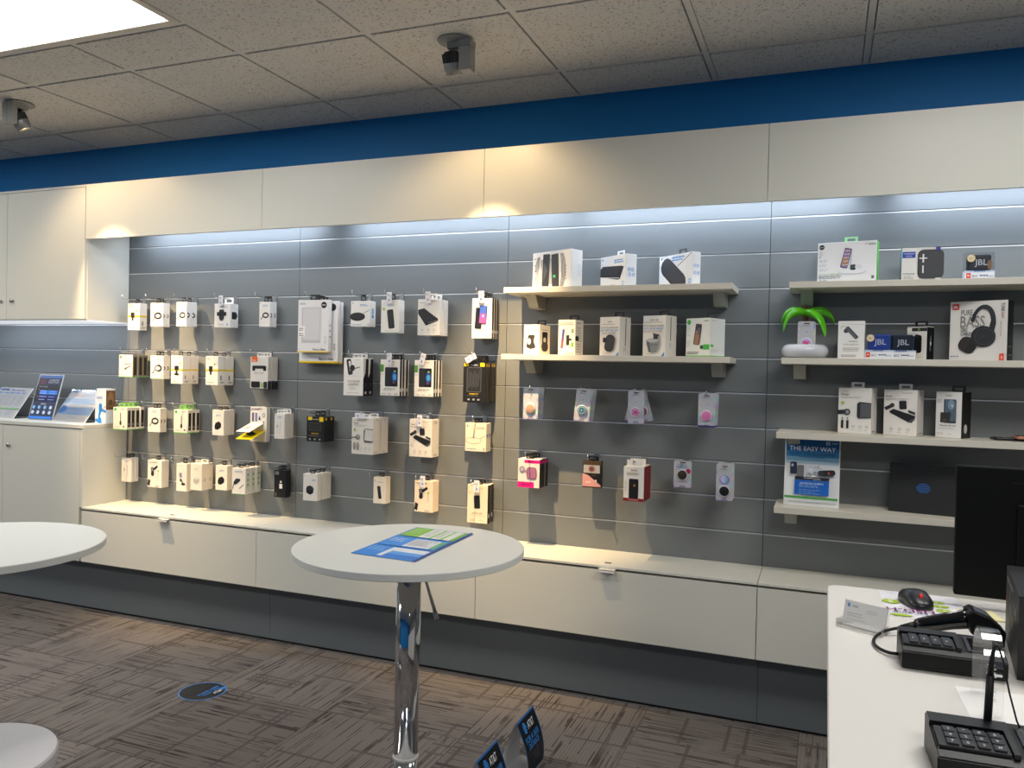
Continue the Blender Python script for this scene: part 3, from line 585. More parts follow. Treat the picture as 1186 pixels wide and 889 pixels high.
def a_speaker(F, S):
    F.rect(0.02, 0.7, 0.35, 0.88, '1c3fb0'); F.text('WATERPROOF', 0.185, 0.82, 0.035, 'dfe6ff', fit=0.28); F.text('SPEAKER', 0.185, 0.75, 0.03, 'dfe6ff', fit=0.16)
    F.rrect(0.74, 0.5, 0.66, 0.82, '2f3034', r=0.22); F.rrect(0.76, 0.5, 0.6, 0.76, '3a3b3f', r=0.2); F.rect(0.86, 0.0, 1.0, 0.09, 'e9e7e3')
    F.rect(0.45, 0.66, 0.65, 0.695, 'e6e6e6'); F.rect(0.53, 0.55, 0.57, 0.80, 'e6e6e6'); F.rect(0.53, 0.24, 0.565, 0.46, 'e6e6e6')
    F.text('WONDERBOOM', 0.18, 0.22, 0.035, '3c3c40', fit=0.3); F.bars(0.06, 0.14, 0.25, 3, '88888c', 0.035, 0.01); F.rect(0.86, 0.9, 0.98, 1.0, '3f3a90')
    S.rect(0, 0.0, 1, 0.42, '4f6d3a'); S.rect(0, 0.42, 1, 1, '2fb0c0'); S.poly([(0.2, 0.2), (0.5, 0.85), (0.8, 0.2)], '2d4a2a'); S.poly([(0.5, 0.1), (0.8, 0.7), (1, 0.1)], '8a6f3a')
def a_earbud(F, S):
    F.line(0.1, 0.93, 1, 0.9, 0.01, 'b9b6b2'); F.rrect(0.52, 0.69, 0.16, 0.62, '4a4e52', 42, r=0.3); F.rrect(0.50, 0.69, 0.08, 0.56, '5f6468', 42, r=0.3); F.ell(0.3, 0.74, 0.09, 0.09, '4a4c52'); F.arc(0.2, 0.82, 0.1, 0.07, 0.02, '9a8d86', 40, 220, n=10); F.ell(0.58, 0.46, 0.2, 0.02, 'b9adaa')
    F.text('EXPLORER 500', 0.5, 0.38, 0.06, 'b8b4b0', fit=0.76); F.bars(0.2, 0.28, 0.6, 3, 'a6a39f', 0.06, 0.018, al='l'); F.bars(0.14, 0.09, 0.7, 2, '7c7976', 0.05, 0.018)
def a_fitness(F, S):
    F.rect(0.25, 0.86, 1, 0.96, '151517'); F.ell(0.6, 0.91, 0.07, 0.05, '6f9a3a'); F.line(0, 0.98, 1, 0.98, 0.02, '2a2a2c'); F.rrect(0.55, 0.48, 0.4, 0.92, '0e0e10', r=0.3); F.rrect(0.45, 0.7, 0.3, 0.14, '2a2a2e', 40, r=0.4)
    F.rect(0.1, 0.06, 0.75, 0.2, 'e4ddd2'); F.text('FIT', 0.4, 0.13, 0.12, '3a352f'); S.rect(0, 0, 1, 0.98, '131316')
    S.text('LIFEPROOF', 0.5, 0.5, 0.14, 'd8d8d8', rot=-90, fit=1.4); S.ell(0.5, 0.5, 0.12, 0.14, 'f0f0f0')
def a_headphones(F, S):
    F.rect(0.04, 0.86, 0.16, 0.96, 'd8342a'); F.text('JBL', 0.1, 0.91, 0.05, 'ffffff', fit=0.09)
    F.text('PURE', 0.20, 0.81, 0.095, '5f5d5b', al='l', sy=1.1, fit=0.2); F.text('BASS', 0.19, 0.655, 0.2, '8a8682', al='l', fit=0.43, sy=1.1); F.text('ZERO', 0.2, 0.52, 0.06, '3c3a3a', al='l', fit=0.12, sy=1.1); F.text('CABLES', 0.2, 0.45, 0.06, '3c3a3a', al='l', fit=0.2, sy=1.1)
    F.arc(0.60, 0.62, 0.21, 0.36, 0.085, '2e3033', -8, 100, rot=-4); F.arc(0.60, 0.60, 0.23, 0.385, 0.065, '242629', 98, 172, rot=-4)
    F.rrect(0.75, 0.56, 0.10, 0.2, '2a2c2f', -12)
    F.rrect(0.33, 0.26, 0.32, 0.30, '1b1a1b', -28, r=0.4); F.rrect(0.28, 0.28, 0.14, 0.28, '2f2625', -28, r=0.4)
    F.ell(0.60, 0.40, 0.215, 0.205, '212326'); F.ell(0.62, 0.40, 0.18, 0.175, '34373a'); F.ell(0.62, 0.40, 0.155, 0.15, '292b2e'); F.text('JBL', 0.61, 0.41, 0.04, '3d4043')
    F.text('TUNE', 0.925, 0.885, 0.055, '2f2f31', rot=-90, fit=0.16); F.text('500BT', 0.925, 0.75, 0.04, 'b06a55', rot=-90, fit=0.12); F.text('WIRELESS ON-EAR', 0.9, 0.53, 0.025, '99938c', rot=-90, fit=0.3); F.bars(0.07, 0.06, 0.12, 1, '3a4f88', th=0.015); F.ell(0.05, 0.065, 0.012, 0.016, '2a62c8')
    F.poly([(0.885, 0.0), (0.965, 0.0), (0.965, 0.12), (0.885, 0.11)], 'e6512a'); F.text('3', 0.925, 0.05, 0.05, 'ffe0d0')
    S.rect(0, 0, 1, 1, '121214'); S.ell(0.5, 0.7, 0.42, 0.9, '1f2225'); S.ell(0.55, 0.38, 0.3, 0.4, '25272a'); S.rect(0.2, 0.23, 0.8, 0.24, 'a8a8aa'); S.rect(0.3, 0.09, 0.75, 0.1, 'd8d8da')
def a_folio(F, S):
    F.text('mophie', 0.5, 0.92, 0.06, '55555a'); F.bars(0.05, 0.82, 0.2, 3, '66666a', 0.05)
    F.rrect(0.56, 0.58, 0.48, 0.98, '2c3846', r=0.08); F.rrect(0.58, 0.60, 0.42, 0.9, '546676', r=0.06); F.ell(0.6, 0.72, 0.13, 0.2, '7c95aa'); F.ell(0.52, 0.5, 0.1, 0.14, '3e4c58'); F.rrect(0.38, 0.44, 0.38, 0.42, '2a2b2a', r=0.06); F.ell(0.36, 0.38, 0.1, 0.06, '4a4638'); F.rrect(0.64, 0.7, 0.04, 0.1, 'dfe6ea', 30)
    F.text('Magnetic folio case', 0.5, 0.27, 0.055, '3c3c40', fit=0.76); F.bars(0.1, 0.2, 0.75, 1, '77777a'); F.bars(0.08, 0.1, 0.3, 2, '8a8a8c', 0.05); F.bars(0.5, 0.08, 0.2, 1, '8a8a8c')
    S.rect(0, 0, 1, 1, '15130f'); S.ell(0.45, 0.2, 0.18, 0.2, 'e2e0da')

# ------------------------------------------------------------------ carton / hook builders
def carton_mesh(name, w, d, h, art, base='efece6', side=None):
    mb = MB(); mb.box((-w/2, -d/2, 0), (w/2, d/2, h), M(base, 0.42), bev=min(0.0015, d * 0.1))
    me_fix = bmesh.ops.recalc_face_normals(mb.bm, faces=mb.bm.faces[:])
    F = Cv(w, h); S = Cv(d, h)
    if art: art(F, S)
    F.emit(mb, (-w/2, -d/2, 0), (1, 0, 0), (0, 0, 1), (0, -1, 0))
    S.emit(mb, (w/2, -d/2, 0), (0, 1, 0), (0, 0, 1), (1, 0, 0))
    return mb.mesh(name, fix=False)
def tab_mesh(w, h, col, d=0.0008, hole=True, clear=False):
    """hang tab with a slot: a flat frame"""
    mb = MB(); m = CLEARP if clear else M(col, 0.4)
    t = w * 0.2
    mb.box((-w/2, -d, 0), (-w/2 + t, d, h), m); mb.box((w/2 - t, -d, 0), (w/2, d, h), m)
    mb.box((-w/2 + t, -d, h * 0.72), (w/2 - t, d, h), m); mb.box((-w/2 + t, -d, 0), (w/2 - t, d, h * 0.3), m)
    return mb.mesh('hang_tab')
ORD = ['first', 'second', 'third', 'fourth', 'fifth']
HOOKS = {}
def hook(x, z, length, label):
    t = thing('display_hook', label, 'hook', (x, 0, z), 0, 'wire hooks on the slat wall')
    zr = -0.014
    key = round(length, 2)
    if key not in HOOKS:
        mb = MB(); L = -key
        mb.tube([(0, -0.004, zr), (0, L + 0.012, zr), (0, L + 0.004, zr + 0.003), (0, L, zr + 0.010), (0, L, zr + 0.024)], 0.0021, STEEL, 8)
        mb2 = MB(); mb2.box((-0.012, -0.005, -0.036), (0.012, -0.0008, 0.004), STEEL, bev=0.001); mb2.box((-0.010, -0.001, 0.0), (0.010, 0.005, 0.003), STEEL)
        HOOKS[key] = (mb.mesh('hook_rod'), mb2.mesh('hook_bracket'))
    part('hook_rod', HOOKS[key][0], t); part('hook_bracket', HOOKS[key][1], t)
    return t
_tagmesh = None
def price_tag(x, y, z, label, tilt=0.0, yaw=0.0):
    global _tagmesh
    if _tagmesh is None:
        mb = MB(); mb.box((-0.014, -0.0015, -0.045), (0.014, 0.0015, 0.012), M('ecebf2', 0.4), bev=0.0008)
        c = Cv(0.028, 0.057); globe(c, 0.5, 0.3, 0.2, '5a6fb8'); c.bars(0.3, 0.8, 0.4, 1, 'b4b4c4', th=0.05)
        c.emit(mb, (-0.014, -0.0015, -0.045), (1, 0, 0), (0, 0, 1), (0, -1, 0)); _tagmesh = mb.mesh('price_tag', fix=False)
    o = bpy.data.objects.new('price_tag', _tagmesh); COL.objects.link(o); o.location = (x, y, z); o.rotation_euler = (0, tilt, yaw)
    tag(o, label, 'tag', 'white price tags on the hook tips')

GS = 0.152; G0 = 2.1148
def gz(i): return G0 - i * GS
#  key, name, art, x, yfront, w, depth, z0, h, groove, n, hook length, tab(colour, width), base colour, price tag, yaw, description, place
ROW = {2: 'top row', 4: 'second row', 6: 'third row', 8: 'bottom row'}
ST = [
 ('car_mount_box', a_mount_stripe, -3.783, -.078, .092, .056, 1.623, .157, 2, 1, .16, ('1b1b1d', .028), 'efece6', 0, 0, 'white car mount box with yellow stripe', 'leftmost hook, top row'),
 ('cable_box', a_cable, -3.597, -.088, .094, .05, 1.642, .136, 2, 2, .17, ('1b1b1d', .028), 'f0ede8', 0, 0, 'white cable box with black ring picture', 'second hook, top row'),
 ('cable_box', a_cable, -3.390, -.112, .082, .075, 1.642, .138, 2, 2, .17, ('1b1b1d', .028), 'f0ede8', 0, -6, 'white cable box with black ring picture', 'third hook, top row'),
 ('car_mount_box', a_carmount, -3.107, -.11, .107, .07, 1.637, .131, 2, 1, .17, ('f2f1ee', .06), 'f2f0ec', 1, 0, 'white car phone holder box with black cradle picture', 'fourth hook, top row'),
 ('cable_box', a_cable, -2.835, -.091, .072, .058, 1.641, .135, 2, 2, .17, ('1b1b1d', .028), 'f2f0ec', 0, 0, 'white cable box with black ring picture', 'hook left of the large glass packs'),
 ('screen_cable_box', a_cablepack2, -3.783, -.130, .105, .112, 1.348, .129, 4, 3, .17, (None, .04), 'ebe4d6', 0, 0, 'white cable box with brown sides and green base', 'leftmost hook, second row'),
 ('cable_box', a_cable_grey, -3.585, -.093, .096, .052, 1.342, .134, 4, 2, .17, ('1b1b1d', .028), 'ece7de', 0, 0, 'white cable box with grey and black ring', 'second hook, second row'),
 ('dash_mount_box', a_dashmount, -3.384, -.149, .083, .126, 1.319, .158, 4, 2, .17, ('1b1b1d', .028), 'efe9df', 0, 0, 'white dash mount box with yellow stripe', 'third hook, second row'),
 ('vent_mount_box', a_mount_stripe, -3.150, -.134, .085, .125, 1.318, .160, 4, 2, .17, ('1b1b1d', .028), 'efe9df', 0, 0, 'white vent mount box with yellow stripe', 'fourth hook, second row'),
 ('car_mount_box', a_orange, -2.860, -.097, .117, .085, 1.302, .177, 4, 3, .17, ('e6e2da', .05), 'e6e2dc', 0, 0, 'white car mount box with orange corner logo', 'fifth hook, second row'),
 ('screen_cable_box', a_cablepack, -3.803, -.146, .106, .125, 1.043, .130, 6, 4, .17, ('6fae52', .05), 'e9e0d0', 0, 0, 'white cable box with green base and black side window', 'leftmost hook, third row'),
 ('cable_box', a_cable, -3.614, -.080, .092, .05, 1.034, .139, 6, 2, .17, ('1b1b1d', .028), 'ece4d8', 0, 0, 'white cable box with black ring picture', 'second hook, third row'),
 ('screen_cable_box', a_cablepack, -3.385, -.111, .102, .09, 1.041, .132, 6, 3, .17, ('6fae52', .05), 'e9e0d0', 0, 0, 'white cable box with green base and black side window', 'third hook, third row'),
 ('charger_box', a_blob, -3.122, -.110, .080, .09, 1.041, .139, 6, 2, .17, ('1b1b1d', .028), 'e9e2d8', 0, 0, 'white charger box with black rounded picture', 'fourth hook, third row'),
 ('earphone_box', a_earphone, -2.707, -.115, .064, .078, 1.044, .132, 6, 3, .17, ('efece6', .05), 'eae6df', 0, 0, 'white earphone box with thin grey wires', 'sixth hook, third row'),
 ('phone_case_box', a_otter, -2.482, -.111, .108, .088, 1.039, .131, 6, 2, .17, ('141416', .03), '1c1d20', 0, 0, 'small black case box with two yellow badges', 'seventh hook, third row'),
 ('charger_box', a_charger_light, -2.155, -.177, .124, .145, .998, .182, 6, 2, .19, ('dcdcde', .05), 'e6e1d8', 2, 0, 'large white wall charger box with outline plugs', 'eighth hook, third row'),
 ('charger_bundle_box', a_bundle, -1.870, -.098, .125, .082, .994, .187, 6, 1, .16, ('dcdcde', .05), 'ece3d6', 1, 0, 'white charging bundle box with black power bank', 'ninth hook, third row'),
 ('charging_pad_box', a_padline, -1.564, -.112, .110, .065, 1.040, .137, 6, 2, .15, ('1b1b1d', .03), 'f0e2c8', 0, 0, 'cream charging pad box with outline drawing', 'last hook, third row'),
 ('earphone_box', a_earphone, -3.821, -.078, .078, .05, .731, .141, 8, 2, .16, ('1b1b1d', .028), 'e9e2d8', 0, 0, 'white earphone box with thin grey wires', 'leftmost hook, bottom row'),
 ('car_charger_box', a_vent, -3.614, -.070, .106, .058, .712, .157, 8, 1, .16, ('1b1b1d', .03), 'ebe3d7', 0, 0, 'white car charger box with angled black plug', 'second hook, bottom row'),
 ('phone_stand_box', a_stand, -3.402, -.082, .075, .06, .707, .157, 8, 1, .16, ('1b1b1d', .03), 'ebe3d7', 0, 0, 'white phone stand box with black round base', 'third hook, bottom row'),
 ('charger_box', a_cubes, -3.262, -.118, .080, .09, .728, .148, 8, 2, .16, ('e8dfcc', .05), 'e9e0d2', 0, 0, 'cream charger box with pale cube picture', 'fourth hook, bottom row'),
 ('charger_box', a_blob, -3.131, -.068, .080, .05, .732, .137, 8, 1, .16, ('1b1b1d', .028), 'efe5d6', 0, 0, 'single white charger box with black rounded picture', 'fifth hook, bottom row'),
 ('car_charger_box', a_usbgreen, -2.945, -.146, .084, .133, .733, .141, 8, 3, .16, ('1b1b1d', .03), 'ebe6dd', 0, 5, 'white car charger box with green icons on the side', 'sixth hook, bottom row'),
 ('adapter_box', a_blackusb, -2.728, -.075, .075, .05, .723, .147, 8, 2, .18, ('101012', .03), '17181b', 0, 0, 'black adapter box with white plug picture', 'seventh hook, bottom row'),
 ('charger_box', a_cyl, -2.476, -.158, .082, .136, .737, .139, 8, 3, .16, ('1b1b1d', .03), 'ebe6dd', 0, 6, 'white charger box with black cylinder picture', 'eighth hook, bottom row'),
 ('power_bank_box', a_battery3, -2.113, -.072, .072, .05, .739, .136, 8, 1, .17, ('1b1b1d', .03), 'f0e6d6', 0, 0, 'small cream power bank box with slim black stick', 'ninth hook, bottom row'),
 ('vent_mount_box', a_vent, -1.858, -.075, .102, .070, .717, .156, 8, 1, .16, ('1b1b1d', .03), 'f3dfc4', 1, 0, 'cream vent mount box with phone and black clip', 'tenth hook, bottom row'),
 ('battery_case_box', a_blackcase, -1.556, -.092, .107, .082, .692, .185, 8, 2, .165, ('101012', .035), 'f3dfc2', 1, 0, 'cream battery case box with black sides', 'last hook, bottom row'),
 ('charging_pad_box', a_pad, -2.234, -.093, .113, .06, 1.642, .131, 2, 1, .17, ('1b1b1d', .03), 'f0f0ee', 0, 0, 'white charging pad box with black disc', 'hook right of the large glass packs'),
 ('power_bank_box', a_battery, -2.045, -.117, .104, .055, 1.608, .166, 2, 1, .17, ('1b1b1d', .03), 'efeeea', 1, 0, 'white power bank box with upright black stick', 'third hook from right, top row'),
 ('power_bank_box', a_battery2, -1.831, -.111, .121, .09, 1.597, .178, 2, 2, .175, ('e6e6e4', .06), 'f0eeea', 1, 0, 'white power bank box with flat black slab', 'second hook from right, top row'),
 ('phone_case_box', a_phonecase, -1.551, -.097, .105, .082, 1.584, .193, 2, 3, .17, ('1b1b1d', .04), 'f3ece4', 1, 0, 'white phone case box with purple phone picture', 'rightmost hook, top row'),
 ('headset_box', a_headset, -2.250, -.120, .117, .097, 1.288, .192, 4, 2, .17, ('d8d8d8', .06), 'f0eeea', 0, 0, 'white headset box with black earpiece', 'sixth hook, second row'),
 ('phone_case_box', a_phonecase2, -2.038, -.116, .112, .09, 1.294, .181, 4, 3, .17, ('141416', .05), 'f1ede6', 1, 0, 'white phone case box with green corner and blue screen', 'seventh hook, second row'),
 ('phone_case_box', a_phonecase2, -1.843, -.124, .107, .095, 1.295, .179, 4, 3, .17, ('141416', .05), 'f1ede6', 3, 0, 'white phone case box with green corner and blue screen', 'eighth hook, second row'),
 ('phone_case_box', a_otter_tall, -1.566, -.138, .116, .122, 1.277, .190, 4, 4, .175, ('141416', .05), '1b1b1d', 4, 0, 'tall black case box with two yellow badges', 'rightmost hook, second row'),
 ('airpods_case_box', a_pink, -1.278, -.140, .107, .118, .890, .133, 7, 3, .187, ('141212', .04), 'efe6dc', 0, 0, 'pink and white earbud case box with black sides', 'left hook under short shelves'),
 ('watch_band_box', a_watchband, -.992, -.077, .088, .03, .903, .124, 7, 1, .15, ('0f0f10', .05), '2a1f1a', 0, 0, 'black and rose watch band box', 'second hook under short shelves'),
 ('screen_protector_box', a_zagg, -.768, -.206, .090, .141, .877, .149, 7, 2, .214, None, 'efece4', 0, 0, 'white phone glass box with dark red base', 'third hook under short shelves'),
]
POS = {1: [''], 2: ['front', 'rear'], 3: ['front', 'middle', 'rear'], 4: ['front', 'second', 'third', 'rear']}
def hang_stack(row):
    name, art, x, yf, w, d, z0, h, g, n, L, tb, base, pt, yaw, desc, place = row
    zr = gz(g); dn = d / n
    hook(x, zr, max(L, -yf + 0.015), 'wire hook carrying %s, %s' % (desc.split(' with ')[0] + ('' if n == 1 else ' stack'), place))
    me = carton_mesh(name, w, dn * 0.96, h, art, base)
    tm = None
    rnd = random.Random(int(abs(x) * 1000 + g))
    if tb: tm = tab_mesh(tb[1], max(0.014, (zr - 0.004) - (z0 + h)), tb[0] or 'ffffff', clear=tb[0] is None)
    for i in range(n):
        p = POS[n][i]
        lab = (('%s %s, %s' % (p, desc, place)) if p else '%s, %s' % (desc, place))
        o = thing(name, lab, 'box', (x + (rnd.uniform(-.003, .003) if i else 0), yf + dn * (i + 0.5), z0 + (rnd.uniform(-.001, .001) if i else 0)), math.radians(yaw + (rnd.uniform(-1, 1) if i else 0)), '%s, %s' % (desc, place) if n > 1 else None)
        part('carton', me, o)
        if tm: part('hang_tab', tm, o, (0, (dn * 0.3 if tb[1] >= .06 else 0), h - 0.001))
        if name == 'screen_protector_box':
            mb = MB(); mb.box((-.034, -.001, 0), (.034, .001, zr - z0 - h + 0.004), M('efece4', .45)); c = Cv(.068, .03); c.bars(.3, .35, .4, 1, 'c06a6a', th=.03); c.rrect(.5, .7, .12, .06, '55504a'); c.emit(mb, (-.034, -.001, 0), (1,0,0), (0,0,1), (0,-1,0)); mb.build('header_card', o).location = (0, -dn * .3, h)
    if pt:
        tl = {1: (0, 0), 2: (math.radians(90), 0), 3: (math.radians(15), 0), 4: (math.radians(62), 0)}[pt]
        price_tag(x + (0.0 if pt != 2 else 0.008), yf - 0.011, zr - 0.012, 'small white price tag hanging before the %s, %s' % (' '.join(desc.split(' with ')[0].split(' ')[-3:]), place), *tl)

# ================================================================== THE SETTING
def slab(name, c0, c1, m, kind='structure', bev=0.0):
    mb = MB(); mb.box(c0, c1, m, bev=bev); return tag(mb.build(name), kind=kind)
XL, XR, YF, HC = -6.2, 3.6, -6.4, 2.738
slab('floor', (XL, YF, -0.05), (XR, 0.06, 0), CARPET)
slab('wall_back', (XL, 0.02, 0), (XR, 0.12, HC + 0.1), BLUE)
slab('wall_left', (XL - 0.1, YF, 0), (XL, 0.12, HC + 0.1), KICK)
slab('wall_right', (XR, YF, 0), (XR + 0.1, 0.12, HC + 0.1), PLAINW)
slab('wall_front', (XL, YF - 0.1, 0), (XR, YF, HC + 0.1), BLUE)

# suspended ceiling: tiles with revealed edges in a tee grid
TILE_S = 0.6096; CX0 = -4.1501; CY1 = -0.3085
TROFFERS = [(-2.9307, -1.5276, True), (0.7269, -1.5276, True), (-2.9307, -3.9660, True), (0.7269, -3.9660, True), (-5.3691, -3.9660, True), (-5.3691, -1.5276, True)]
def build_ceiling():
    mb = MB(); mb.box((XL, YF, HC + 0.02), (XR, 0.06, HC + 0.07), TILE)
    nx0 = int(math.floor((XL - CX0) / TILE_S)); nx1 = int(math.ceil((XR - CX0) / TILE_S))
    rows = []
    y = CY1
    ys = [0.02]
    while y > YF: ys.append(y); y -= TILE_S
    ys.append(YF)
    xs = [CX0 + k * TILE_S for k in range(nx0, nx1 + 1)]
    # half-module offset where the troffers sit: they span the middle of two rows
    def in_troffer(x0, x1, y0, y1):
        for tx, ty, _ in TROFFERS:
            if x1 > tx - 0.61 and x0 < tx + 0.61 and y1 > ty - 0.3 and y0 < ty + 0.3: return True
        return False
    g = 0.017
    def tilebox(x0, x1, y0, y1):
        x0, x1 = max(x0, XL), min(x1, XR)
        if x1 - x0 < 0.03 or y1 - y0 < 0.03: return
        a, b = Vector((x0 + g, y0 + g, 0)), Vector((x1 - g, y1 - g, 0))
        mb.box((a.x, a.y, HC - 0.005), (b.x, b.y, HC + 0.021), TILE)
    for i in range(len(xs) - 1):
        for j in range(len(ys) - 1):
            x0, x1, y1, y0 = xs[i], xs[i + 1], ys[j], ys[j + 1]
            if in_troffer(x0 + .01, x1 - .01, y0 + .01, y1 - .01):
                for tx, ty, _ in TROFFERS:
                    if x1 > tx - 0.6 and x0 < tx + 0.6:
                        if y1 > ty + 0.3048 > y0 + 0.02: tilebox(x0, x1, ty + 0.3048, y1)
                        if y1 - 0.02 > ty - 0.3048 > y0: tilebox(x0, x1, y0, ty - 0.3048)
                continue
            tilebox(x0, x1, y0, y1)
    for x in xs:
        if not XL < x < XR: continue
        cuts = sorted((ty - .3, ty + .3) for tx, ty, _ in TROFFERS if abs(x - tx) < .5); y = YF
        for a, b in cuts + [(0.02, 0.02)]:
            if a - y > .02: mb.box((x - .012, y, HC), (x + .012, a, HC + 0.02), TEE)
            y = b
    for y in ys:
        cuts = sorted((tx - .6, tx + .6) for tx, ty, _ in TROFFERS if abs(y - ty) < .25); x = XL
        for a, b in cuts + [(XR, XR)]:
            if a - x > .02: mb.box((x, y - .012, HC - 0.0004), (a, y + .012, HC + 0.0196), TEE)
            x = b
    for tx, ty, _ in TROFFERS:
        for yy in (ty + .3048, ty - .3048): mb.box((tx - .6096, yy - .012, HC - .0008), (tx + .6096, yy + .012, HC + .0192), TEE)
    tag(mb.build('ceiling'), kind='structure')
build_ceiling()
DIFF = M('fffdf6', 0.5, var=0.005, emit=5.0)
LIGHT_COL = (1.0, 0.985, 0.955)
def troffer(x, y, label):
    t = thing('ceiling_light', label, 'ceiling light', (x, y, HC), 0, 'recessed fluorescent ceiling lights')
    mb = MB(); a, b = .598, .293
    for c0, c1 in (((-a, -b, -.008), (a, -b + .03, .02)), ((-a, b - .03, -.008), (a, b, .02)), ((-a, -b + .03, -.008), (-a + .03, b - .03, .02)), ((a - .03, -b + .03, -.008), (a, b - .03, .02))): mb.box(c0, c1, M('d9d4cb', .5))
    mb.build('light_frame', t)
    mb = MB(); mb.box((-a + .03, -b + .03, .003), (a - .03, b - .03, .012), DIFF); mb.build('diffuser', t)
for tx, ty, vis in TROFFERS[:1]: troffer(tx, ty, 'bright white recessed ceiling light panel at upper left')
for (tx, ty, vis), where in zip(TROFFERS[1:], ('above the service counter', 'behind the camera at left', 'behind the camera at right', 'in the far left rear corner', 'beyond the left frame edge')): troffer(tx, ty, 'recessed ceiling light panel out of view, ' + where)
def area(name, loc, sx, sy, power, col, rot=(0, 0, 0), spread=None):
    l = bpy.data.lights.new(name, 'AREA'); l.shape = 'RECTANGLE'; l.size = sx; l.size_y = sy; l.energy = power; l.color = col
    if spread: l.spread = spread
    o = bpy.data.objects.new(name, l); COL.objects.link(o); o.location = loc; o.rotation_euler = rot; return o
for i, (tx, ty, vis) in enumerate(TROFFERS): area('troffer_lamp', (tx, ty, HC - .012), 1.13, .53, 19.5, LIGHT_COL)

# slat wall panels with aluminium groove inserts
PX = [-5.117, -3.898, -2.679, -1.4598, -0.2405, 2.2]
for i in range(5):
    x0, x1 = PX[i] + .0012, PX[i + 1] - .0012
    pl = ['leftmost grey slatwall panel behind the leaflet stands', 'grey slatwall panel holding the leftmost hooks of accessories', 'grey slatwall panel behind the large glass packs and phone case boxes', 'grey slatwall panel carrying the two short white shelves', 'rightmost grey slatwall panel carrying the four long white shelves'][i]
    t = thing('slatwall_panel', pl, 'wall panel', ((x0 + x1) / 2, 0, 0), 0, 'grey slatwall panels')
    hw = (x1 - x0) / 2; mb = MB(); zs = [gz(k) for k in range(-2, 13)]
    edges = [2.50] + zs + [0.02]
    for k in range(len(edges) - 1):
        top = edges[k] - (.0042 if k else 0); bot = edges[k + 1] + (.0042 if k < len(edges) - 2 else 0)
        mb.box((-hw, 0, bot), (hw, .015, top), SLAT)
    mb.box((-hw, .0152, .02), (hw, .0192, 2.5), M('46494b', .6)); mb.build('board', t)
    mb = MB(); mb.box((-hw, -.0006, -.0042), (hw, .012, .0010), M('e4e5e6', .42, .75)); mb.box((-hw, .0095, .0010), (hw, .012, .004), M('5c5e60', .3, .9)); me = mb.mesh('groove_insert')
    for z in zs: part('groove_insert', me, t, (0, 0, z))

# fascia above the slat wall, upper cabinet and bench
FY = -.308
FX = [-3.905, -2.6882, -1.4619, -0.2365, 2.2]
FL = ['white fascia panel beside the upper cabinet, above the leftmost hooks', 'white fascia panel above the large glass packs', 'white fascia panel above the short shelves, lit warm at its left end', 'rightmost white fascia panel above the long shelves']
for i in range(4):
    mb = MB(); mb.box((FX[i] + .0012, FY, 2.1226), (FX[i + 1] - .0012, FY + .018, 2.4282), WHITE)
    tag(mb.build('fascia_panel'), FL[i], 'fascia panel', 'white fascia panels over the display wall')
slab('trim_1', (-5.2, FY + .02, 2.405), (2.2, -.002, 2.425), WHITE)

def door(parent, x0, x1, z0, z1, knob=None, lab=None):
    mb = MB(); mb.box((x0 + .0015, FY, z0 + .0015), (x1 - .0015, FY + .018, z1 - .0015), WHITE); d = mb.build('door', parent)
    if knob:
        m2 = MB(); mx = Matrix.Translation((knob[0], FY, knob[1])) @ Matrix.Rotation(math.radians(90), 4, 'X')
        m2.lathe([(0, 0), (.006, 0), (.006, .006), (.011, .008), (.011, .013), (0, .014)], STEEL, 16, mx); m2.build('knob', d)
    return d
# upper cabinet
t = thing('upper_cabinet', 'white wall cabinet with two doors at the left edge', 'cabinet', (-4.53, 0, 1.669))
mb = MB(); mb.box((-.62, FY + .019, 0), (.6068, -.002, .018), WHITE); mb.box((.607, FY + .0185, .0), (.625, -.002, .759), WHITE); mb.box((-.62, FY + .02, .74), (.6068, -.012, .758), WHITE); mb.box((-.62, -.0112, .0182), (.6066, -.0025, .7395), WHITE)
mb.box((-.62, FY, .746), (.625, FY + .018, .759), WHITE); mb.build('carcass', t)
mb = MB(); mb.box((-.615, -.285, -.006), (.622, -.004, 0), M('f2f5fb', .4, emit=.55)); mb.build('underside_glow', t)  # strip light widened into a glowing sheet that makes the cabinet underside look lit
for a, b, kx in ((-.62, -.004, -.048), (-.004, .6235, .049)):
    o = door(t, a, b, .002, .745, (kx, .113))
# low cabinet at the left with leaflets on it
t = thing('base_cabinet', 'white floor cabinet with lock knobs below the leaflet stands', 'cabinet', (-4.53, 0, 0))
mb = MB(); mb.box((.607, FY, .607), (.625, -.002, 1.052), WHITE); mb.box((-.62, FY + .019, .2993), (.607, -.004, 1.05), WHITE); mb.build('carcass', t)
for a, b, kx in ((-.62, -.02, -.06), (-.02, .606, .036)): door(t, a, b, .2993, 1.049, (kx, .93))
mb = MB(); mb.box((-5.15, FY - .004, 1.0525), (-3.9035, -.002, 1.0735), WHITE, bev=.0015); tag(mb.build('worktop'), 'white worktop board under the leaflet stands at left', 'worktop')

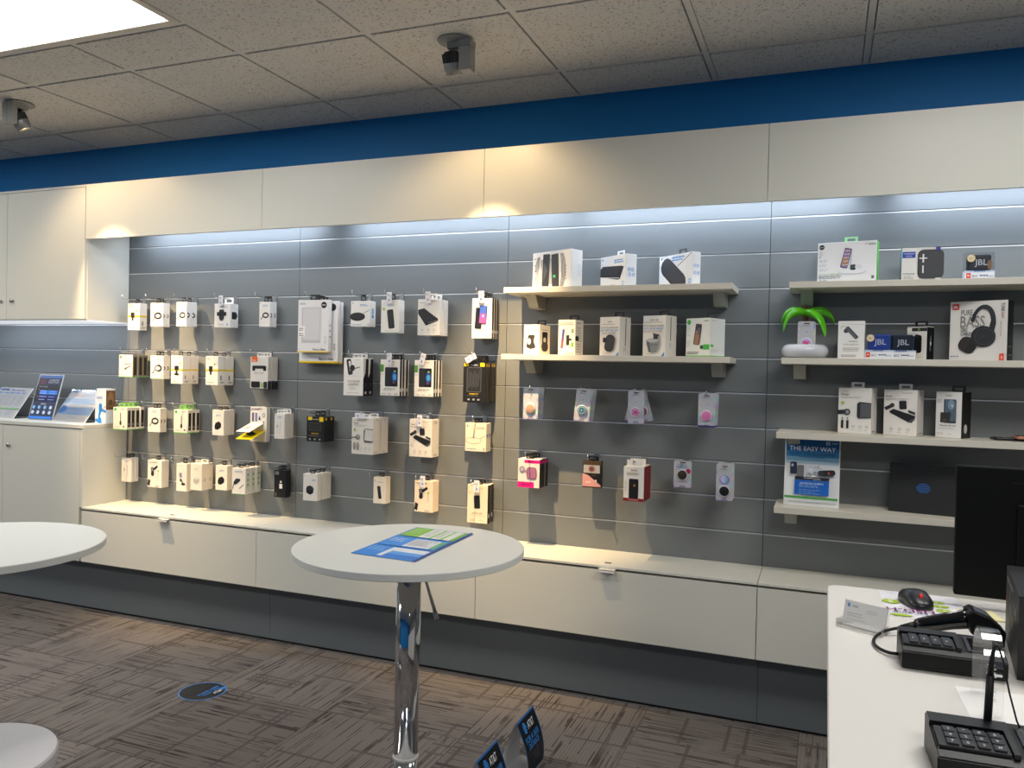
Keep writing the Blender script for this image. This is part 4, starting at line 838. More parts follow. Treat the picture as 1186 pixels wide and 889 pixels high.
# bench
BX = [-3.905, -2.6882, -1.4619, -0.2365, 0.98, 2.2]
BL = ['white bench cabinet with drop door, nearest the left floor cabinet', 'white bench cabinet partly behind the round bar table', 'white bench cabinet with handle below the short shelves', 'white bench cabinet below the long shelves, behind the counter', 'white bench cabinet hidden behind the counter and monitor']
for i in range(5):
    x0, x1 = BX[i], BX[i + 1]; c = (x0 + x1) / 2
    t = thing('bench_cabinet', BL[i], 'cabinet', (c, 0, 0), 0, 'white bench cabinets along the wall')
    mb = MB(); mb.box((x0 - c + .001, FY + .019, .2993), (x1 - c - .001, -.002, .589), WHITE); mb.build('carcass', t)
    d = door(t, x0 - c, x1 - c, .2993, .590)
    mb = MB(); mb.box((-.036, FY - .024, .5925), (.036, FY + .02, .5965), M('e9e7e2', .35), bev=.001); mb.box((-.036, FY - .024, .584), (.036, FY - .021, .5965), M('e9e7e2', .35)); mb.build('handle', d)
TX = [-3.904, -2.6882, -0.2365, 2.2]
for i, lab in enumerate(('white bench top board beside the left floor cabinet', 'long white bench top board under the hooks and short shelves', 'white bench top board below the long shelves')):
    mb = MB(); mb.box((TX[i] + .001, FY - .001, .598), (TX[i + 1] - .001, -.002, .6085), WHITE, bev=.001); o = tag(mb.build('worktop'), lab, 'worktop', 'white bench top boards')
    if i < 2:
        m2 = MB(); kx = (-3.29, -.86)[i]; m2.box((kx - .014, -.262, .6083), (kx + .014, -.252, .6115), M('6a6258', .4)); m2.build('lock_plate', o)
KX = [-5.2, -2.6699, -0.2315, 2.2]
for i in range(3):
    mb = MB(); mb.box((KX[i] + .001, -.214, .012), (KX[i + 1] - .001, -.196, .2985), KICK); mb.box((KX[i], -.206, 0), (KX[i + 1], -.198, .012), DARKGAP)
    tag(mb.build('baseboard_back'), kind='structure')

# shelves with sloping brackets
def shelf(x0, x1, z, label, group, brs):
    t = thing('wall_shelf', label, 'shelf', ((x0 + x1) / 2, 0, z), 0, group); c = (x0 + x1) / 2
    mb = MB(); mb.box((x0 - c, -.235, -.025), (x1 - c, -.001, 0), SHELFW, bev=.0012); mb.build('board', t)
    for bx in brs:
        mb = MB(); R = Matrix.Rotation(math.radians(90), 4, 'Z')
        prof = [(-.002, -.0255), (-.15, -.0255), (-.10, -.085), (-.002, -.085)]
        # profile is in (y, z): extrude along x
        v = [[Vector((bx - c + s * .024, y, zz)) for y, zz in prof] for s in (-1, 1)]
        mb.sweep(v, M('a3a49c', .45, .2), smooth=False); mb.build('bracket', t)
shelf(-1.385, -.369, 1.811, 'upper short white shelf with three charger boxes', 'short white shelves', (-1.285, -.437))
shelf(-1.390, -.372, 1.507, 'lower short white shelf with five upright boxes', 'short white shelves', (-1.29, -.437))
shelf(-.149, 1.07, 1.811, 'topmost long white shelf holding two speaker boxes', 'long white shelves', (-.085, .95))
shelf(-.172, 1.05, 1.507, 'long white shelf holding the toy palm and headphones box', 'long white shelves', (-.105, .95))
shelf(-.184, 1.04, 1.207, 'long white shelf holding three charger boxes and flat phone cases', 'long white shelves', (-.12, .95))
shelf(-.186, 1.04, .905, 'lowest long white shelf holding the blue sign and black laptop', 'long white shelves', (-.125, .95))

# ================================================================== HANGING STOCK
for row in ST: hang_stack(row)
# two sizes of tablet glass packs on one hook
hook(-2.515, gz(2), .17, 'wire hook carrying the large tablet glass packs')
me1 = carton_mesh('carton', .190, .030, .275, a_ipadglass, 'eeeef0'); me2 = carton_mesh('carton', .240, .020, .325, a_ipadglass2, 'eeeef0')
tm = tab_mesh(.06, .03, '1b1b1d')
for i, (me, y, z, lab) in enumerate(((me1, -.085, 1.506, 'front tablet glass pack, smaller, with yellow base'), (me2, -.055, 1.452, 'middle tablet glass pack, larger, behind the small one'), (me2, -.032, 1.448, 'rear large tablet glass pack, closest to the wall'))):
    o = thing('screen_protector_pack', lab, 'box', (-2.515 + (.006 if i else 0) + i * .004, y, z), 0, 'tablet glass packs on one hook'); part('carton', me, o)
    part('hang_tab', tm, o, (0, 0, (.275 if i == 0 else .325) - .001))
# opened display box with flaps
hook(-2.905, gz(6), .16, 'wire hook carrying the opened flap box')
o = thing('open_flap_box', 'opened white box with yellow tray flap sticking out', 'box', (-2.908, -.035, 1.012))
mb = MB(); mb.box((-.055, 0, 0), (.055, .03, .192), CARD); c = Cv(.11, .192)
c.bars(.06, .93, .8, 1, '8a3a3a', th=.04); c.rrect(.16, .7, .14, .46, '6a6080'); c.rrect(.36, .7, .14, .44, '7a86b0'); c.poly([(.5, .62), (.54, .74), (.6, .7), (.62, .64), (.68, .62)], '17171a'); c.arc(.82, .76, .08, .11, .03, '55524c', n=10); c.arc(.82, .56, .05, .06, .03, '8a6a60', n=10); c.rect(.0, .0, 1, .34, 'd9d6d0')
c.emit(mb, (-.055, 0, 0), (1, 0, 0), (0, 0, 1), (0, -1, 0)); mb.build('carton', o, fix=False)
mb = MB(); R = Matrix.Translation((-.004, -.001, .062)) @ Matrix.Rotation(math.radians(20), 4, 'X'); mb.box((-.052, -.122, -.001), (.052, 0, .001), M('f4dc10', .45), R); c = Cv(.104, .122); c.bars(.15, .3, .5, 1, '6a6010', th=.03); c.bars(.6, .55, .25, 1, '6a6010', th=.03); c.emit(mb, R @ Vector((-.052, -.122, .001)), R.to_3x3() @ Vector((1, 0, 0)), R.to_3x3() @ Vector((0, 1, 0)), R.to_3x3() @ Vector((0, 0, 1))); mb.build('tray_flap', o, fix=False)
mb = MB(); R = Matrix.Translation((-.012, -.001, .100)) @ Matrix.Rotation(math.radians(19), 4, 'X'); mb.box((-.043, -.122, -.001), (.046, 0, .001), CARD, R); c = Cv(.09, .122); c.bars(.2, .5, .5, 3, '9a6a64', .12, .06); c.emit(mb, R @ Vector((-.043, -.122, .001)), R.to_3x3() @ Vector((1, 0, 0)), R.to_3x3() @ Vector((0, 1, 0)), R.to_3x3() @ Vector((0, 0, 1))); mb.build('window_flap', o, fix=False)
mb = MB(); mb.lathe([(0, 0), (.024, 0), (.026, .006), (.012, .012), (.009, .026), (0, .028)], BLACKM, 24, Matrix.Translation((.0, -.062, .044))); mb.box((-.016, -.07, .066), (.016, -.05, .078), BLACKM, bev=.003); mb.build('phone_mount', o)

# phone grip cards
HOLO = ['c9a8e8', '9fd8e4', 'f2c6dc', 'b8ecc4', '8f9cf0', 'e8e0a8']
def grip_card(name, w, h, art, grip, dark_base=False):
    mb = MB(); c = Cv(w, h); pts = []
    r = .007
    for cx, cy, t0 in ((w/2 - r, h - r, 0), (-w/2 + r, h - r, 90), (-w/2 + r, r, 180), (w/2 - r, r, 270)):
        for k in range(4):
            q = math.radians(t0 + 30 * k); pts.append((cx + r * math.cos(q), cy + r * math.sin(q)))
    mb.prism(pts, -.0008, .0008, M('c8c9ce', .28, .15)); bmesh.ops.recalc_face_normals(mb.bm, faces=mb.bm.faces[:])
    art(c); c.emit(mb, (-w/2, -.0008, 0), (1, 0, 0), (0, 0, 1), (0, -1, 0))
    m2 = MB(); mx = Matrix.Translation((grip[0], -.0008, grip[1])) @ Matrix.Rotation(math.radians(90), 4, 'X')
    m2.lathe([(0, .0002), (.0215, .0002), (.0225, .004), (.0225, .0075), (.0205, .0085), (0, .0085)], M(grip[2], .35), 28, mx, mats=[M('dcdce4', .2)] * 3 + [M('e6e6ee', .2)] + [M(grip[2], .4)])
    if len(grip) > 3:
        c2 = Cv(.04, .04); grip[3](c2); c2.emit(m2, mx @ Vector((-.02, -.02, .0086)), (1, 0, 0), (0, 0, 1), (0, -1, 0))
    return mb.mesh('card', fix=False), m2.mesh('phone_grip', fix=False)
def holo(c, seed):
    rnd = random.Random(seed)
    for v in (.82, .62, .42, .22, .08):
        c.ell(.96, v, .06, .13, HOLO[rnd.randrange(6)], n=14, a0=90, a1=270); c.ell(.04, v - .06, .05, .12, HOLO[rnd.randrange(6)], n=14, a0=-90, a1=90)
    c.rrect(.5, .93, .32, .07, '3a3a40', r=.3); c.bars(.22, .85, .55, 1, '6a6a74', th=.025); c.ell(.5, .66, .03, .03, '5a5ac0'); c.bars(.36, .055, .3, 1, '4a4a54', th=.03); c.ell(.5, .0, .2, .12, '9a8fb0', n=14, a0=0, a1=180)
def flower(c):
    for k in range(7): c.line(.5, .5, .5 + .42 * math.cos(k * .9), .5 + .42 * math.sin(k * .9), .09, ('d01a7a', '8a2a9a', 'e85aa0')[k % 3])
def rings(c): c.arc(.5, .5, .4, .4, .06, 'bcd8e0'); c.ell(.5, .5, .26, .26, '16405a'); c.arc(.5, .5, .2, .2, .05, '6fb0c8'); c.ell(.5, .5, .06, .06, 'e0f0f4')
CARDS = [
 ('tan', -1.266, 5, -.165, .106, 3, .073, .144, 1.212, ('c09a80',), 'tan disc', 0, 'first hook under short shelves'),
 ('teal', -1.030, 5, -.142, .10, 3, .072, .146, 1.211, ('2a6a88', rings), 'teal ringed disc', 5, 'second hook under short shelves'),
 ('magenta', -.786, 5, -.113, .03, 1, .073, .146, 1.209, ('c8a8c0', flower), 'magenta pattern disc', 0, 'third hook under short shelves'),
 ('pink', -.471, 5, -.163, .115, 3, .071, .144, 1.209, ('d87ab8',), 'pink disc', 0, 'fourth hook under short shelves'),
 ('gold', -.578, 7, -.087, .02, 1, .077, .117, .936, ('3a3020',), 'dark gold disc and red dot', 0, 'right of red glass box'),
 ('swappable', -.391, 7, -.150, .10, 2, .070, .155, .902, ('141416',), 'two discs, one black', 0, 'rightmost of lower cards'),
]
for nm, x, g, yf, d, n, w, h, z0, gr, desc, yaw, place in CARDS:
    if nm != 'magenta': hook(x, gz(g), max(.14, -yf + .02), 'wire hook carrying the %s grip card, %s' % (desc.split(' and ')[0].split(',')[0], place))
    def art(c, nm=nm):
        holo(c, len(nm))
        if nm == 'gold': c.bars(.15, .78, .7, 2, '3a8ac0', .06, .03); c.ell(.82, .62, .13, .13, 'b01a50'); c.bars(.15, .2, .7, 1, 'b06a7a', th=.03)
        if nm == 'swappable': c.ell(.5, .56, .3, .3, '8a88d0'); c.ell(.45, .58, .2, .22, 'c8c0f0'); c.rect(.52, .46, .6, .64, '5ad0a0')
        if nm == 'pink': c.rect(0, 0, 1, .05, '1c2a6a')
    gp = (0, h * (.34 if nm != 'swappable' else .26), *gr) if nm != 'gold' else (0, h * .48, *gr)
    mc, mg = grip_card(nm, w, h, art, gp)
    for i in range(n):
        p = POS[n][i]; rnd = random.Random(i + len(nm))
        o = thing('phone_grip_card', ('%s phone grip card with %s, %s' % (p, desc, place)).strip(), 'phone grip', (x + (rnd.uniform(-.003, .003) if i else 0), yf + i * d / n, z0), 0, '%s grip cards' % nm if n > 1 else None)
        o.rotation_euler = (0, math.radians(yaw + (rnd.uniform(-2.5, 2.5) if i else 0)) , math.radians(-2 * i))
        part('card', mc, o); part('phone_grip', mg, o)
hook(-.786, gz(5), .15, 'wire hook carrying the magenta grip card and two fanned cards')
def art2(c): holo(c, 3); c.ell(.5, .4, .3, .26, 'd8d8de')
def stripe(c): c.rect(.2, .1, .32, .9, '7a2a2a'); c.rect(.55, .1, .67, .9, '2a2a3a')
mc, mg = grip_card('fan', .073, .146, art2, (0, .05, '8a5a50', stripe))
for ang, y, lab in ((-16, -.075, 'grip card fanned out to the right behind the magenta one'), (14, -.045, 'grip card peeking out left behind the magenta one')):
    o = thing('phone_grip_card', lab, 'phone grip', (-.786, y, 1.342), 0); o.rotation_euler = (0, math.radians(ang), 0); part('card', mc, o, (0, 0, -.133)); part('phone_grip', mg, o, (0, 0, -.133))

# ================================================================== ON THE SHELVES
def shelf_box(name, art, xr, yr, w, d, h, yaw, z, label, base='f1f0ec', tabc=None, cat='box', tabu=.5, clear=False):
    """xr, yr: right front corner"""
    a = math.radians(yaw); cx = xr - math.cos(a) * w / 2 - math.sin(a) * d / 2; cy = yr - math.sin(a) * w / 2 + math.cos(a) * d / 2
    o = thing(name, label, cat, (cx, cy, z + .0006), a)
    part('carton', carton_mesh('carton', w, d, h, art, base), o)
    if tabc: part('hang_tab', tab_mesh(.05, .024, tabc, clear=clear), o, ((tabu - .5) * w, 0, h - .001))
    return o
shelf_box('charger_box', a_duo, -1.075, -.2, .244, .074, .171, -25.2, 1.811, 'large white box with two phones, left on upper short shelf', 'f3f1ee', None)
shelf_box('charger_box', a_flatpad, -.826, -.2, .185, .059, .141, -38.5, 1.811, 'white box with flat black charging pad, middle of upper short shelf', 'f2f2f2', 'eeeeee', tabu=.6)
shelf_box('charger_box', a_oval, -.540, -.2, .225, .044, .140, -41, 1.811, 'white box with slanted black oval pad, right on upper short shelf', 'f2f2f2', '2a2a2e', tabu=.6)
shelf_box('watch_stand_box', a_watchstand, -1.225, -.18, .089, .086, .137, -15.3, 1.507, 'cream box with grey watch stand, leftmost on lower short shelf', 'f2e9d6', '2a2a2e', tabu=.8)
shelf_box('magnet_mount_box', a_magmount, -1.055, -.18, .089, .073, .159, -12.7, 1.507, 'cream box with magnet phone mount, second on lower short shelf', 'f2ead9', '17171a', tabu=.7)
shelf_box('dash_mount_box', a_auto, -.852, -.18, .105, .09, .172, -19.2, 1.507, 'white box with black oval dash mount, middle of lower short shelf', 'f2ede4', '101012', tabu=.7)
shelf_box('cup_charger_box', a_cup, -.650, -.18, .116, .088, .177, -21.7, 1.507, 'white box with grey cup charger, fourth on lower short shelf', 'f1ece4', '101012', tabu=.7)
shelf_box('charger_box', a_powerup, -.464, -.18, .118, .118, .165, -25.2, 1.507, 'white box with green base, rightmost on lower short shelf', 'eff0ea', '2a302c', tabu=.75)
o = shelf_box('charging_dock_box', a_3in1, .171, -.17, .221, .06, .164, -9.3, 1.811, 'wide white charging dock box with bright green side', 'f5f5f7', '9fe0a0', tabu=.55)
# speaker box with a landscape on its left side
o = thing('speaker_box', 'white speaker box with black plus and minus speaker', 'box', (.3285, -.16 + .03, 1.8116))
mb = MB(); w, d, h = .137, .06, .13; mb.box((-w/2, -d/2, 0), (w/2, d/2, h), M('ebe9e5', .42), bev=.001); bmesh.ops.recalc_face_normals(mb.bm, faces=mb.bm.faces[:])
F = Cv(w, h); S = Cv(d, h); a_speaker(F, S); F.emit(mb, (-w/2, -d/2, 0), (1, 0, 0), (0, 0, 1), (0, -1, 0)); S.emit(mb, (-w/2, d/2, 0), (0, -1, 0), (0, 0, 1), (-1, 0, 0)); mb.build('carton', o, fix=False)
def jbl(x, y, z, yaw, col, label, sticker=True, amber=False):
    o = thing('speaker_box', label, 'box', (x, y, z + .0006), math.radians(yaw)); w, d, h, b = .100, .050, .105, .036
    mb = MB(); mb.box((-w/2, -d/2, 0), (w/2, d/2, b), M('eef0f6', .4), bev=.001); bmesh.ops.recalc_face_normals(mb.bm, faces=mb.bm.faces[:])
    c = Cv(w, b); c.poly([(0, .8), (1, .85), (1, 1), (0, 1)], 'b8cbe6'); c.rect(.05, .2, .2, .75, 'e8432a'); c.text('JBL', .125, .5, .05, 'ffffff', fit=.11); c.text('GO 2', .33, .42, .08, '3c3c44', fit=.18); c.bars(.5, .4, .28, 1, '6a7a9a', th=.05); c.text('Bluetooth', .86, .4, .04, '55555a', fit=.2); c.bars(.3, .88, .5, 1, '5a6aa8', th=.04)
    c.emit(mb, (-w/2, -d/2, 0), (1, 0, 0), (0, 0, 1), (0, -1, 0)); mb.build('base_tray', o, fix=False)
    mb = MB(); mb.box((-.040, -.017, b), (.040, .017, b + .062), M(col, .5), bev=.006); bmesh.ops.recalc_face_normals(mb.bm, faces=mb.bm.faces[:]); c = Cv(.08, .062); c.text('JBL', .56, .52, .27, 'cdd3da', sy=1.0)
    if amber: c.ell(.92, .35, .1, .25, '8a6a4a')
    c.emit(mb, (-.04, -.017, b), (1, 0, 0), (0, 0, 1), (0, -1, 0)); sp = mb.build('speaker', o, fix=False)
    mb = MB(); mb.box((-w/2 + .001, -d/2 + .001, b), (w/2 - .001, d/2 - .001, h), CLEARP); mb.build('clear_cover', o)
    if sticker:
        mb = MB(); c = Cv(.03, .03); c.ell(.5, .5, .5, .5, 'b89a6a', n=24); c.ell(.5, .5, .43, .43, 'e6d9b8', n=24); c.text('No.1', .5, .56, .2, '9a7a3a', fit=.5); c.bars(.3, .3, .4, 1, '9a7a3a', th=.06); c.emit(mb, (-.045, -d/2 - .0002, .068), (1, 0, 0), (0, 0, 1), (0, -1, 0)); mb.build('round_sticker', o, fix=False)
jbl(.527, -.135, 1.811, 2, '2b2d31', 'clear topped box with black speaker on the top long shelf', True, True)
jbl(.189, -.142, 1.507, -6, '1d3f9e', 'clear topped box with blue speaker beside headset box', True)
jbl(.273, -.115, 1.507, -8, '161b28', 'clear topped box with black speaker, right of the blue one', False)
shelf_box('earpiece_box', a_earbud, .135, -.17, .098, .058, .150, -4.5, 1.507, 'white box with dark earpiece, right of the toy palm', 'eeedeb', 'dddddd', tabu=.5, clear=True)
shelf_box('fitness_case_box', a_fitness, .362, -.10, .078, .060, .133, -30, 1.507, 'black and cream case box with black lettered side', 'e8e4dc', '101012', tabu=.55)
shelf_box('headphones_box', a_headphones, .617, -.2, .196, .072, .225, -24.6, 1.507, 'large white headphones box with PURE BASS lettering', 'dfdcd7')
shelf_box('wall_charger_box', a_charger, .168, -.15, .127, .083, .184, -16.7, 1.207, 'white wall charger box, left on the third long shelf', 'ebe8e2', 'cfcfcf', tabu=.5, clear=False)
shelf_box('charger_bundle_box', a_bundle, .330, -.15, .123, .09, .181, -20.6, 1.207, 'white charging bundle box, middle on the third long shelf', 'ebe6df', 'cfcfcf', tabu=.55)
shelf_box('folio_case_box', a_folio, .483, -.15, .094, .09, .178, -28, 1.207, 'white folio case box with black side on third shelf', 'e9e7e4', '101012', tabu=.7)
# flat phone cases at the right end of the third shelf
def flat_case(x, y, z, yaw, col, cam, label, name):
    o = thing(name, label, 'phone case', (x, y, z), math.radians(yaw))
    mb = MB(); pts = []; w, h, r = .15, .075, .011
    for cx, cy, t0 in ((w/2 - r, h/2 - r, 0), (-w/2 + r, h/2 - r, 90), (-w/2 + r, -h/2 + r, 180), (w/2 - r, -h/2 + r, 270)):
        for k in range(5): q = math.radians(t0 + 22.5 * k); pts.append((cx + r * math.cos(q), cy + r * math.sin(q)))
    ring = lambda s, zz: [Vector((px * s, py * s, zz)) for px, py in pts]
    mb.sweep([ring(.975, 0), ring(1, .002), ring(1, .007), ring(.975, .009)], M(col, .3, .25), smooth=False); mb.build('shell', o)
    m2 = MB(); m2.box((-.066, .006, .009), (-.038, .030, .0105), M(cam, .2), bev=.002); m2.build('camera_ring', o)
flat_case(.668, -.10, 1.2076, 4, '141416', '2a2a2c', 'flat black phone case lying on the third long shelf', 'phone_case')
flat_case(.735, -.125, 1.2170, 8, 'c88a70', '3a2a26', 'rose gold phone case lying on top of the black one', 'phone_case')

# toy palm ring: inflatable drink holder
o = thing('inflatable_palm', 'inflatable green palm with white ring base on shelf', 'toy', (-.087, -.145, 1.5076))
mb = MB(); secs = []
for i in range(48):
    a = 2 * PI * i / 48; rr = .062; sr = .027 + .0012 * math.cos(i * PI); 
    secs.append([Vector(((rr + sr * math.cos(q)) * math.cos(a), (rr + sr * math.cos(q)) * math.sin(a), .0285 + sr * math.sin(q))) for q in [2 * PI * k / 14 for k in range(14)]])
secs.append(secs[0]); mb.sweep(secs, M('d6dae2', .22, coat=.3), caps=False); mb.build('ring_base', o)
mb = MB(); mb.tube([(.004, .04, .03), (.006, .045, .10), (.0, .04, .16), (-.002, .036, .195), (-.003, .034, .222)], [.016, .012, .010, .013, .002], M('6b3f1a', .4), 10); mb.build('trunk', o)
def leaf(az, L, drop, wd, lift, tw):
    mb = MB(); secs = []; n = 12; ca, sa = math.cos(az), math.sin(az)
    for i in range(n + 1):
        t = i / n; r = L * math.sin(t * 1.45) / math.sin(1.45); z = .188 + lift * math.sin(t * PI * .8) - drop * t ** 2.2
        wv = wd * (math.sin(PI * min(1, .18 + t * .80)) ** .6) * (1 if t < 1 else .25); th = wv * .78
        ring = []
        for k in range(12):
            q = 2 * PI * k / 12; u, v = wv * math.cos(q), th * math.sin(q)
            ring.append(Vector((r * ca - u * sa - .002, r * sa + u * ca + .036, z + v + tw * u)))
        secs.append(ring)
    mb.sweep(secs, M('5cc41a', .2, coat=.3)); mb.build('leaf', o)
leaf(math.radians(207), .092, .088, .024, .012, .2); leaf(math.radians(165), .098, .066, .024, .020, -.1); leaf(math.radians(-40), .102, .104, .024, .002, -.2); leaf(math.radians(20), .118, .058, .025, .018, .1)
def art3(c): holo(c, 5)
def hearts(c): c.ell(.35, .58, .2, .18, 'e05a90'); c.ell(.62, .6, .18, .16, 'e86aa0'); c.ell(.48, .4, .24, .2, 'd84a84')
mc, mg = grip_card('palm', .069, .125, art3, (0, .036, 'b8b0d8', hearts))
c = thing('phone_grip_card', 'phone grip card with pink disc standing in the palm ring', 'phone grip', (-.081, -.160, 1.532)); part('card', mc, c); part('phone_grip', mg, c)

# leaning signs
def sign_panel(name, w, h, art, loc, rz, lean, label, cat='sign', holder=True, thick=.003):
    o = thing(name, label, cat, loc, rz); R = Matrix.Rotation(-math.radians(lean), 4, 'X'); R3 = R.to_3x3()
    mb = MB(); mb.box((-w/2, -thick/2, 0), (w/2, thick/2, h), M('eceef0', .35), R); bmesh.ops.recalc_face_normals(mb.bm, faces=mb.bm.faces[:])
    c = Cv(w, h); art(c); c.emit(mb, R @ Vector((-w/2, -thick/2, 0)), R3 @ Vector((1, 0, 0)), R3 @ Vector((0, 0, 1)), R3 @ Vector((0, -1, 0))); mb.build('printed_sheet', o, fix=False)
    if holder:
        mb = MB(); mb.box((-w/2, -thick/2 - .0042, 0), (w/2, -thick/2 - .0022, h), CLEAR, R); mb.box((-w/2, thick/2 + .0005, 0), (w/2, thick/2 + .0025, h), CLEAR, R); mb.build('clear_sleeve', o)
        back = R @ Vector((0, 0, h * .8)); mb = MB(); foot = Vector((0, back.y + .015 + h * .1, 0))
        q = [Vector((-w/2, thick + .001, 0)), Vector((w/2, thick + .001, 0)), Vector((w/2, min(foot.y, back.y + .06), .002)), Vector((-w/2, min(foot.y, back.y + .06), .002))]
        mb.box((-w/2, 0.004, 0), (w/2, max(.03, back.y * .9), .002), CLEAR); mb.build('easel_back', o)
    return o
def s_easy(c):
    c.rect(0.02, .80, .98, .985, '0f5f9e'); c.rect(.02, .72, .98, .80, '2f86bd'); c.rect(.02, .66, .98, .72, '7fb6d6'); c.rect(.02, .62, .98, .66, 'bcd6e6')
    c.ell(.78, .935, .04, .04, 'dfe8f0'); globe(c, .78, .935, .036, '3a7ab8'); c.text('AT&T', .9, .935, .034, 'cfe0ee', fit=.11); c.bars(.04, .96, .13, 1, '1c3f6a', th=.01)
    c.text('THE EASY WAY', .5, .845, .085, 'e8eef4', fit=.84); c.text('TO PAY FOR ACCESSORIES', .5, .765, .05, '1c5488', fit=.84); c.text('Add any accessory and pay monthly', .5, .718, .022, '27425a', fit=.72)
    c.rrect(.17, .55, .12, .23, '1f2a44', 2, r=.2); c.rrect(.15, .59, .04, .05, 'c9ccd6'); c.rrect(.30, .51, .12, .22, '6c6e74', r=.1); c.rrect(.5, .53, .09, .12, 'd2d6de', -25); c.rrect(.58, .55, .09, .11, 'c3cad6', -25); c.rrect(.62, .59, .02, .04, '8a90a0'); c.line(.45, .58, .68, .56, .01, 'a9b0bc')
    c.rrect(.78, .50, .29, .11, '232528', 6, r=.45); c.ell(.66, .49, .05, .055, '33363a'); c.rrect(.81, .50, .03, .04, 'e05a3a')
    c.rect(.2, .38, .82, .43, '24262c'); c.poly([(.49, .385), (.53, .385), (.51, .36)], '24262c'); c.text('NO MONEY DOWN', .51, .41, .022, 'cfd4dc', fit=.4); c.text('WITH 0% APR', .6, .392, .016, 'cfd4dc', fit=.3)
    c.rect(.2, .165, .82, .378, '1263c4'); c.text('EASY MONTHLY PAYMENTS', .51, .335, .026, 'e6eefa', fit=.42)
    c.bars(.28, .305, .48, 2, '9cc4ee', .035, .012); c.bars(.28, .235, .42, 3, '8ab8ea', .035, .01)
    c.rect(.02, .105, .98, .14, '4f9e4a'); c.bars(.1, .055, .8, 1, 'a0a4ac', th=.008)
yb = -.11
sign_panel('poster_sign', .212, .276, s_easy, (-.048, -.150, .9058), math.radians(-4), 5, 'blue and white poster reading THE EASY WAY on the lowest shelf', holder=False, thick=.004)
# laptop lid facing the room
o = thing('laptop', 'black laptop with blue globe emblem, standing closed on lowest shelf', 'laptop', (.362, -.125, .9058), math.radians(-9)); R = Matrix.Rotation(-math.radians(8), 4, 'X')
mb = MB(); mb.box((-.122, -.004, 0), (.128, .004, .192), M('17181a', .5), R, bev=.003); bmesh.ops.recalc_face_normals(mb.bm, faces=mb.bm.faces[:]); c = Cv(.25, .192)
for k in range(7):
    v = .42 + k * .0285; y = (k - 3) / 3.6; hw = .10 * math.sqrt(1 - y * y); c.poly([(.49 - hw, v - .002), (.49 + hw * .2, v + .009), (.49 + hw, v + .001), (.49 + hw, v + .010), (.49 + hw * .2, v + .019), (.49 - hw, v + .009)], '2a70c8')
R3 = R.to_3x3(); c.emit(mb, R @ Vector((-.122, -.004, 0)), R3 @ Vector((1, 0, 0)), R3 @ Vector((0, 0, 1)), R3 @ Vector((0, -1, 0))); mb.build('lid', o, fix=False)
mb = MB(); mb.box((-.122, .0045, .001), (.128, .013, .190), M('1c1d1f', .5), R, bev=.003); mb.build('keyboard_base', o)

# leaflets on the left cabinet
def s_info(c):
    c.rect(.04, .9, .3, .96, '3f6fc0'); c.text('Plans & pricing', .6, .92, .05, '4a5aa0', fit=.4)
    for i in range(5): c.bars(.06 + i * .18, .8, .14, 1, '5a86d0', th=.03)
    for j in range(7):
        for i in range(5): c.bars(.06 + i * .18, .72 - j * .05, .14, 1, '9a9ab0', th=.012)
    c.rect(.0, .29, 1, .32, '6fae6a'); 
    for i in range(3): c.bars(.06 + i * .3, .22, .24, 5, 'a8acc0', .03, .01)
def s_dark(c):
    c.rect(.03, .02, .97, .98, '1d2c78'); c.rect(.03, .92, .97, .98, '4a86e0'); c.rect(.03, .76, .97, .92, '232c6a'); c.poly([(.06, .78), (.36, .78), (.32, .9), (.1, .9)], '7a2a52'); c.text('UNLIMITED', .66, .875, .055, 'e8ecf8', fit=.5); c.text('YOUR WAY', .66, .825, .055, 'e8ecf8', fit=.5)
    c.rect(.03, .40, .97, .76, '1b2030'); c.text('PICK YOUR PLAN', .3, .725, .03, 'dfe4f0', fit=.4); c.rect(.2, .60, .94, .645, '2f7fe6'); c.rect(.2, .555, .94, .598, '2f7fe6'); c.rect(.2, .47, .94, .53, '24307a'); c.rect(.2, .41, .94, .46, '202a66')
    for v in (.66, .51): c.ell(.15, v, .02, .02, 'd86a5a')
    for v in (.62, .575, .5, .435): c.bars(.24, v, .3, 1, 'cfd8f4', th=.018); c.bars(.62, v, .28, 1, 'aab6e6', th=.018)
    c.text('BENEFITS', .5, .345, .035, 'e8ecf8', fit=.4)
    for v in (.27, .16):
        for u in (.14, .36, .6, .83): c.ell(u, v, .055, .055, 'c8dcf4' if (u + v) % .2 > .1 else '8ac0f0')
    c.rect(.03, .02, .97, .075, '3f86e8')
def s_wave(c):
    c.rect(.04, .92, .2, .97, '3f6fc0'); c.text('Internet', .36, .84, .07, 'e0855a', fit=.34); c.bars(.5, .84, .3, 1, 'a8acc8', th=.02)
    c.ell(.02, .62, .16, .09, '2f86d8', n=20, a0=-90, a1=90); c.rect(0, .56, 1, .72, 'b8d4f2'); c.bars(.25, .68, .6, 2, '8ab0e0', .05, .02); c.rect(0, .46, 1, .56, 'f6f9ff'); c.rect(0, .22, 1, .44, 'a8c8ee'); c.ell(.02, .38, .2, .1, '2f86d8', n=20, a0=-90, a1=90)
    for j in range(4): c.bars(.25, .4 - j * .045, .7, 1, '8a9cc8', th=.015)
    for i in range(4): c.bars(.04 + i * .24, .15, .2, 3, 'b8b0b0', .03, .01)
sign_panel('leaflet_stand', .285, .226, s_info, (-4.772, -.185, 1.0742), 0, 36, 'leftmost slanted leaflet stand with white text sheet', 'sign stand')
sign_panel('leaflet_stand', .205, .285, s_dark, (-4.425, -.165, 1.0742), 0, 16, 'upright dark blue leaflet stand on the left cabinet', 'sign stand')
sign_panel('leaflet_stand', .282, .226, s_wave, (-4.160, -.190, 1.0742), math.radians(-3), 36, 'slanted leaflet stand with pale blue wave sheet', 'sign stand')
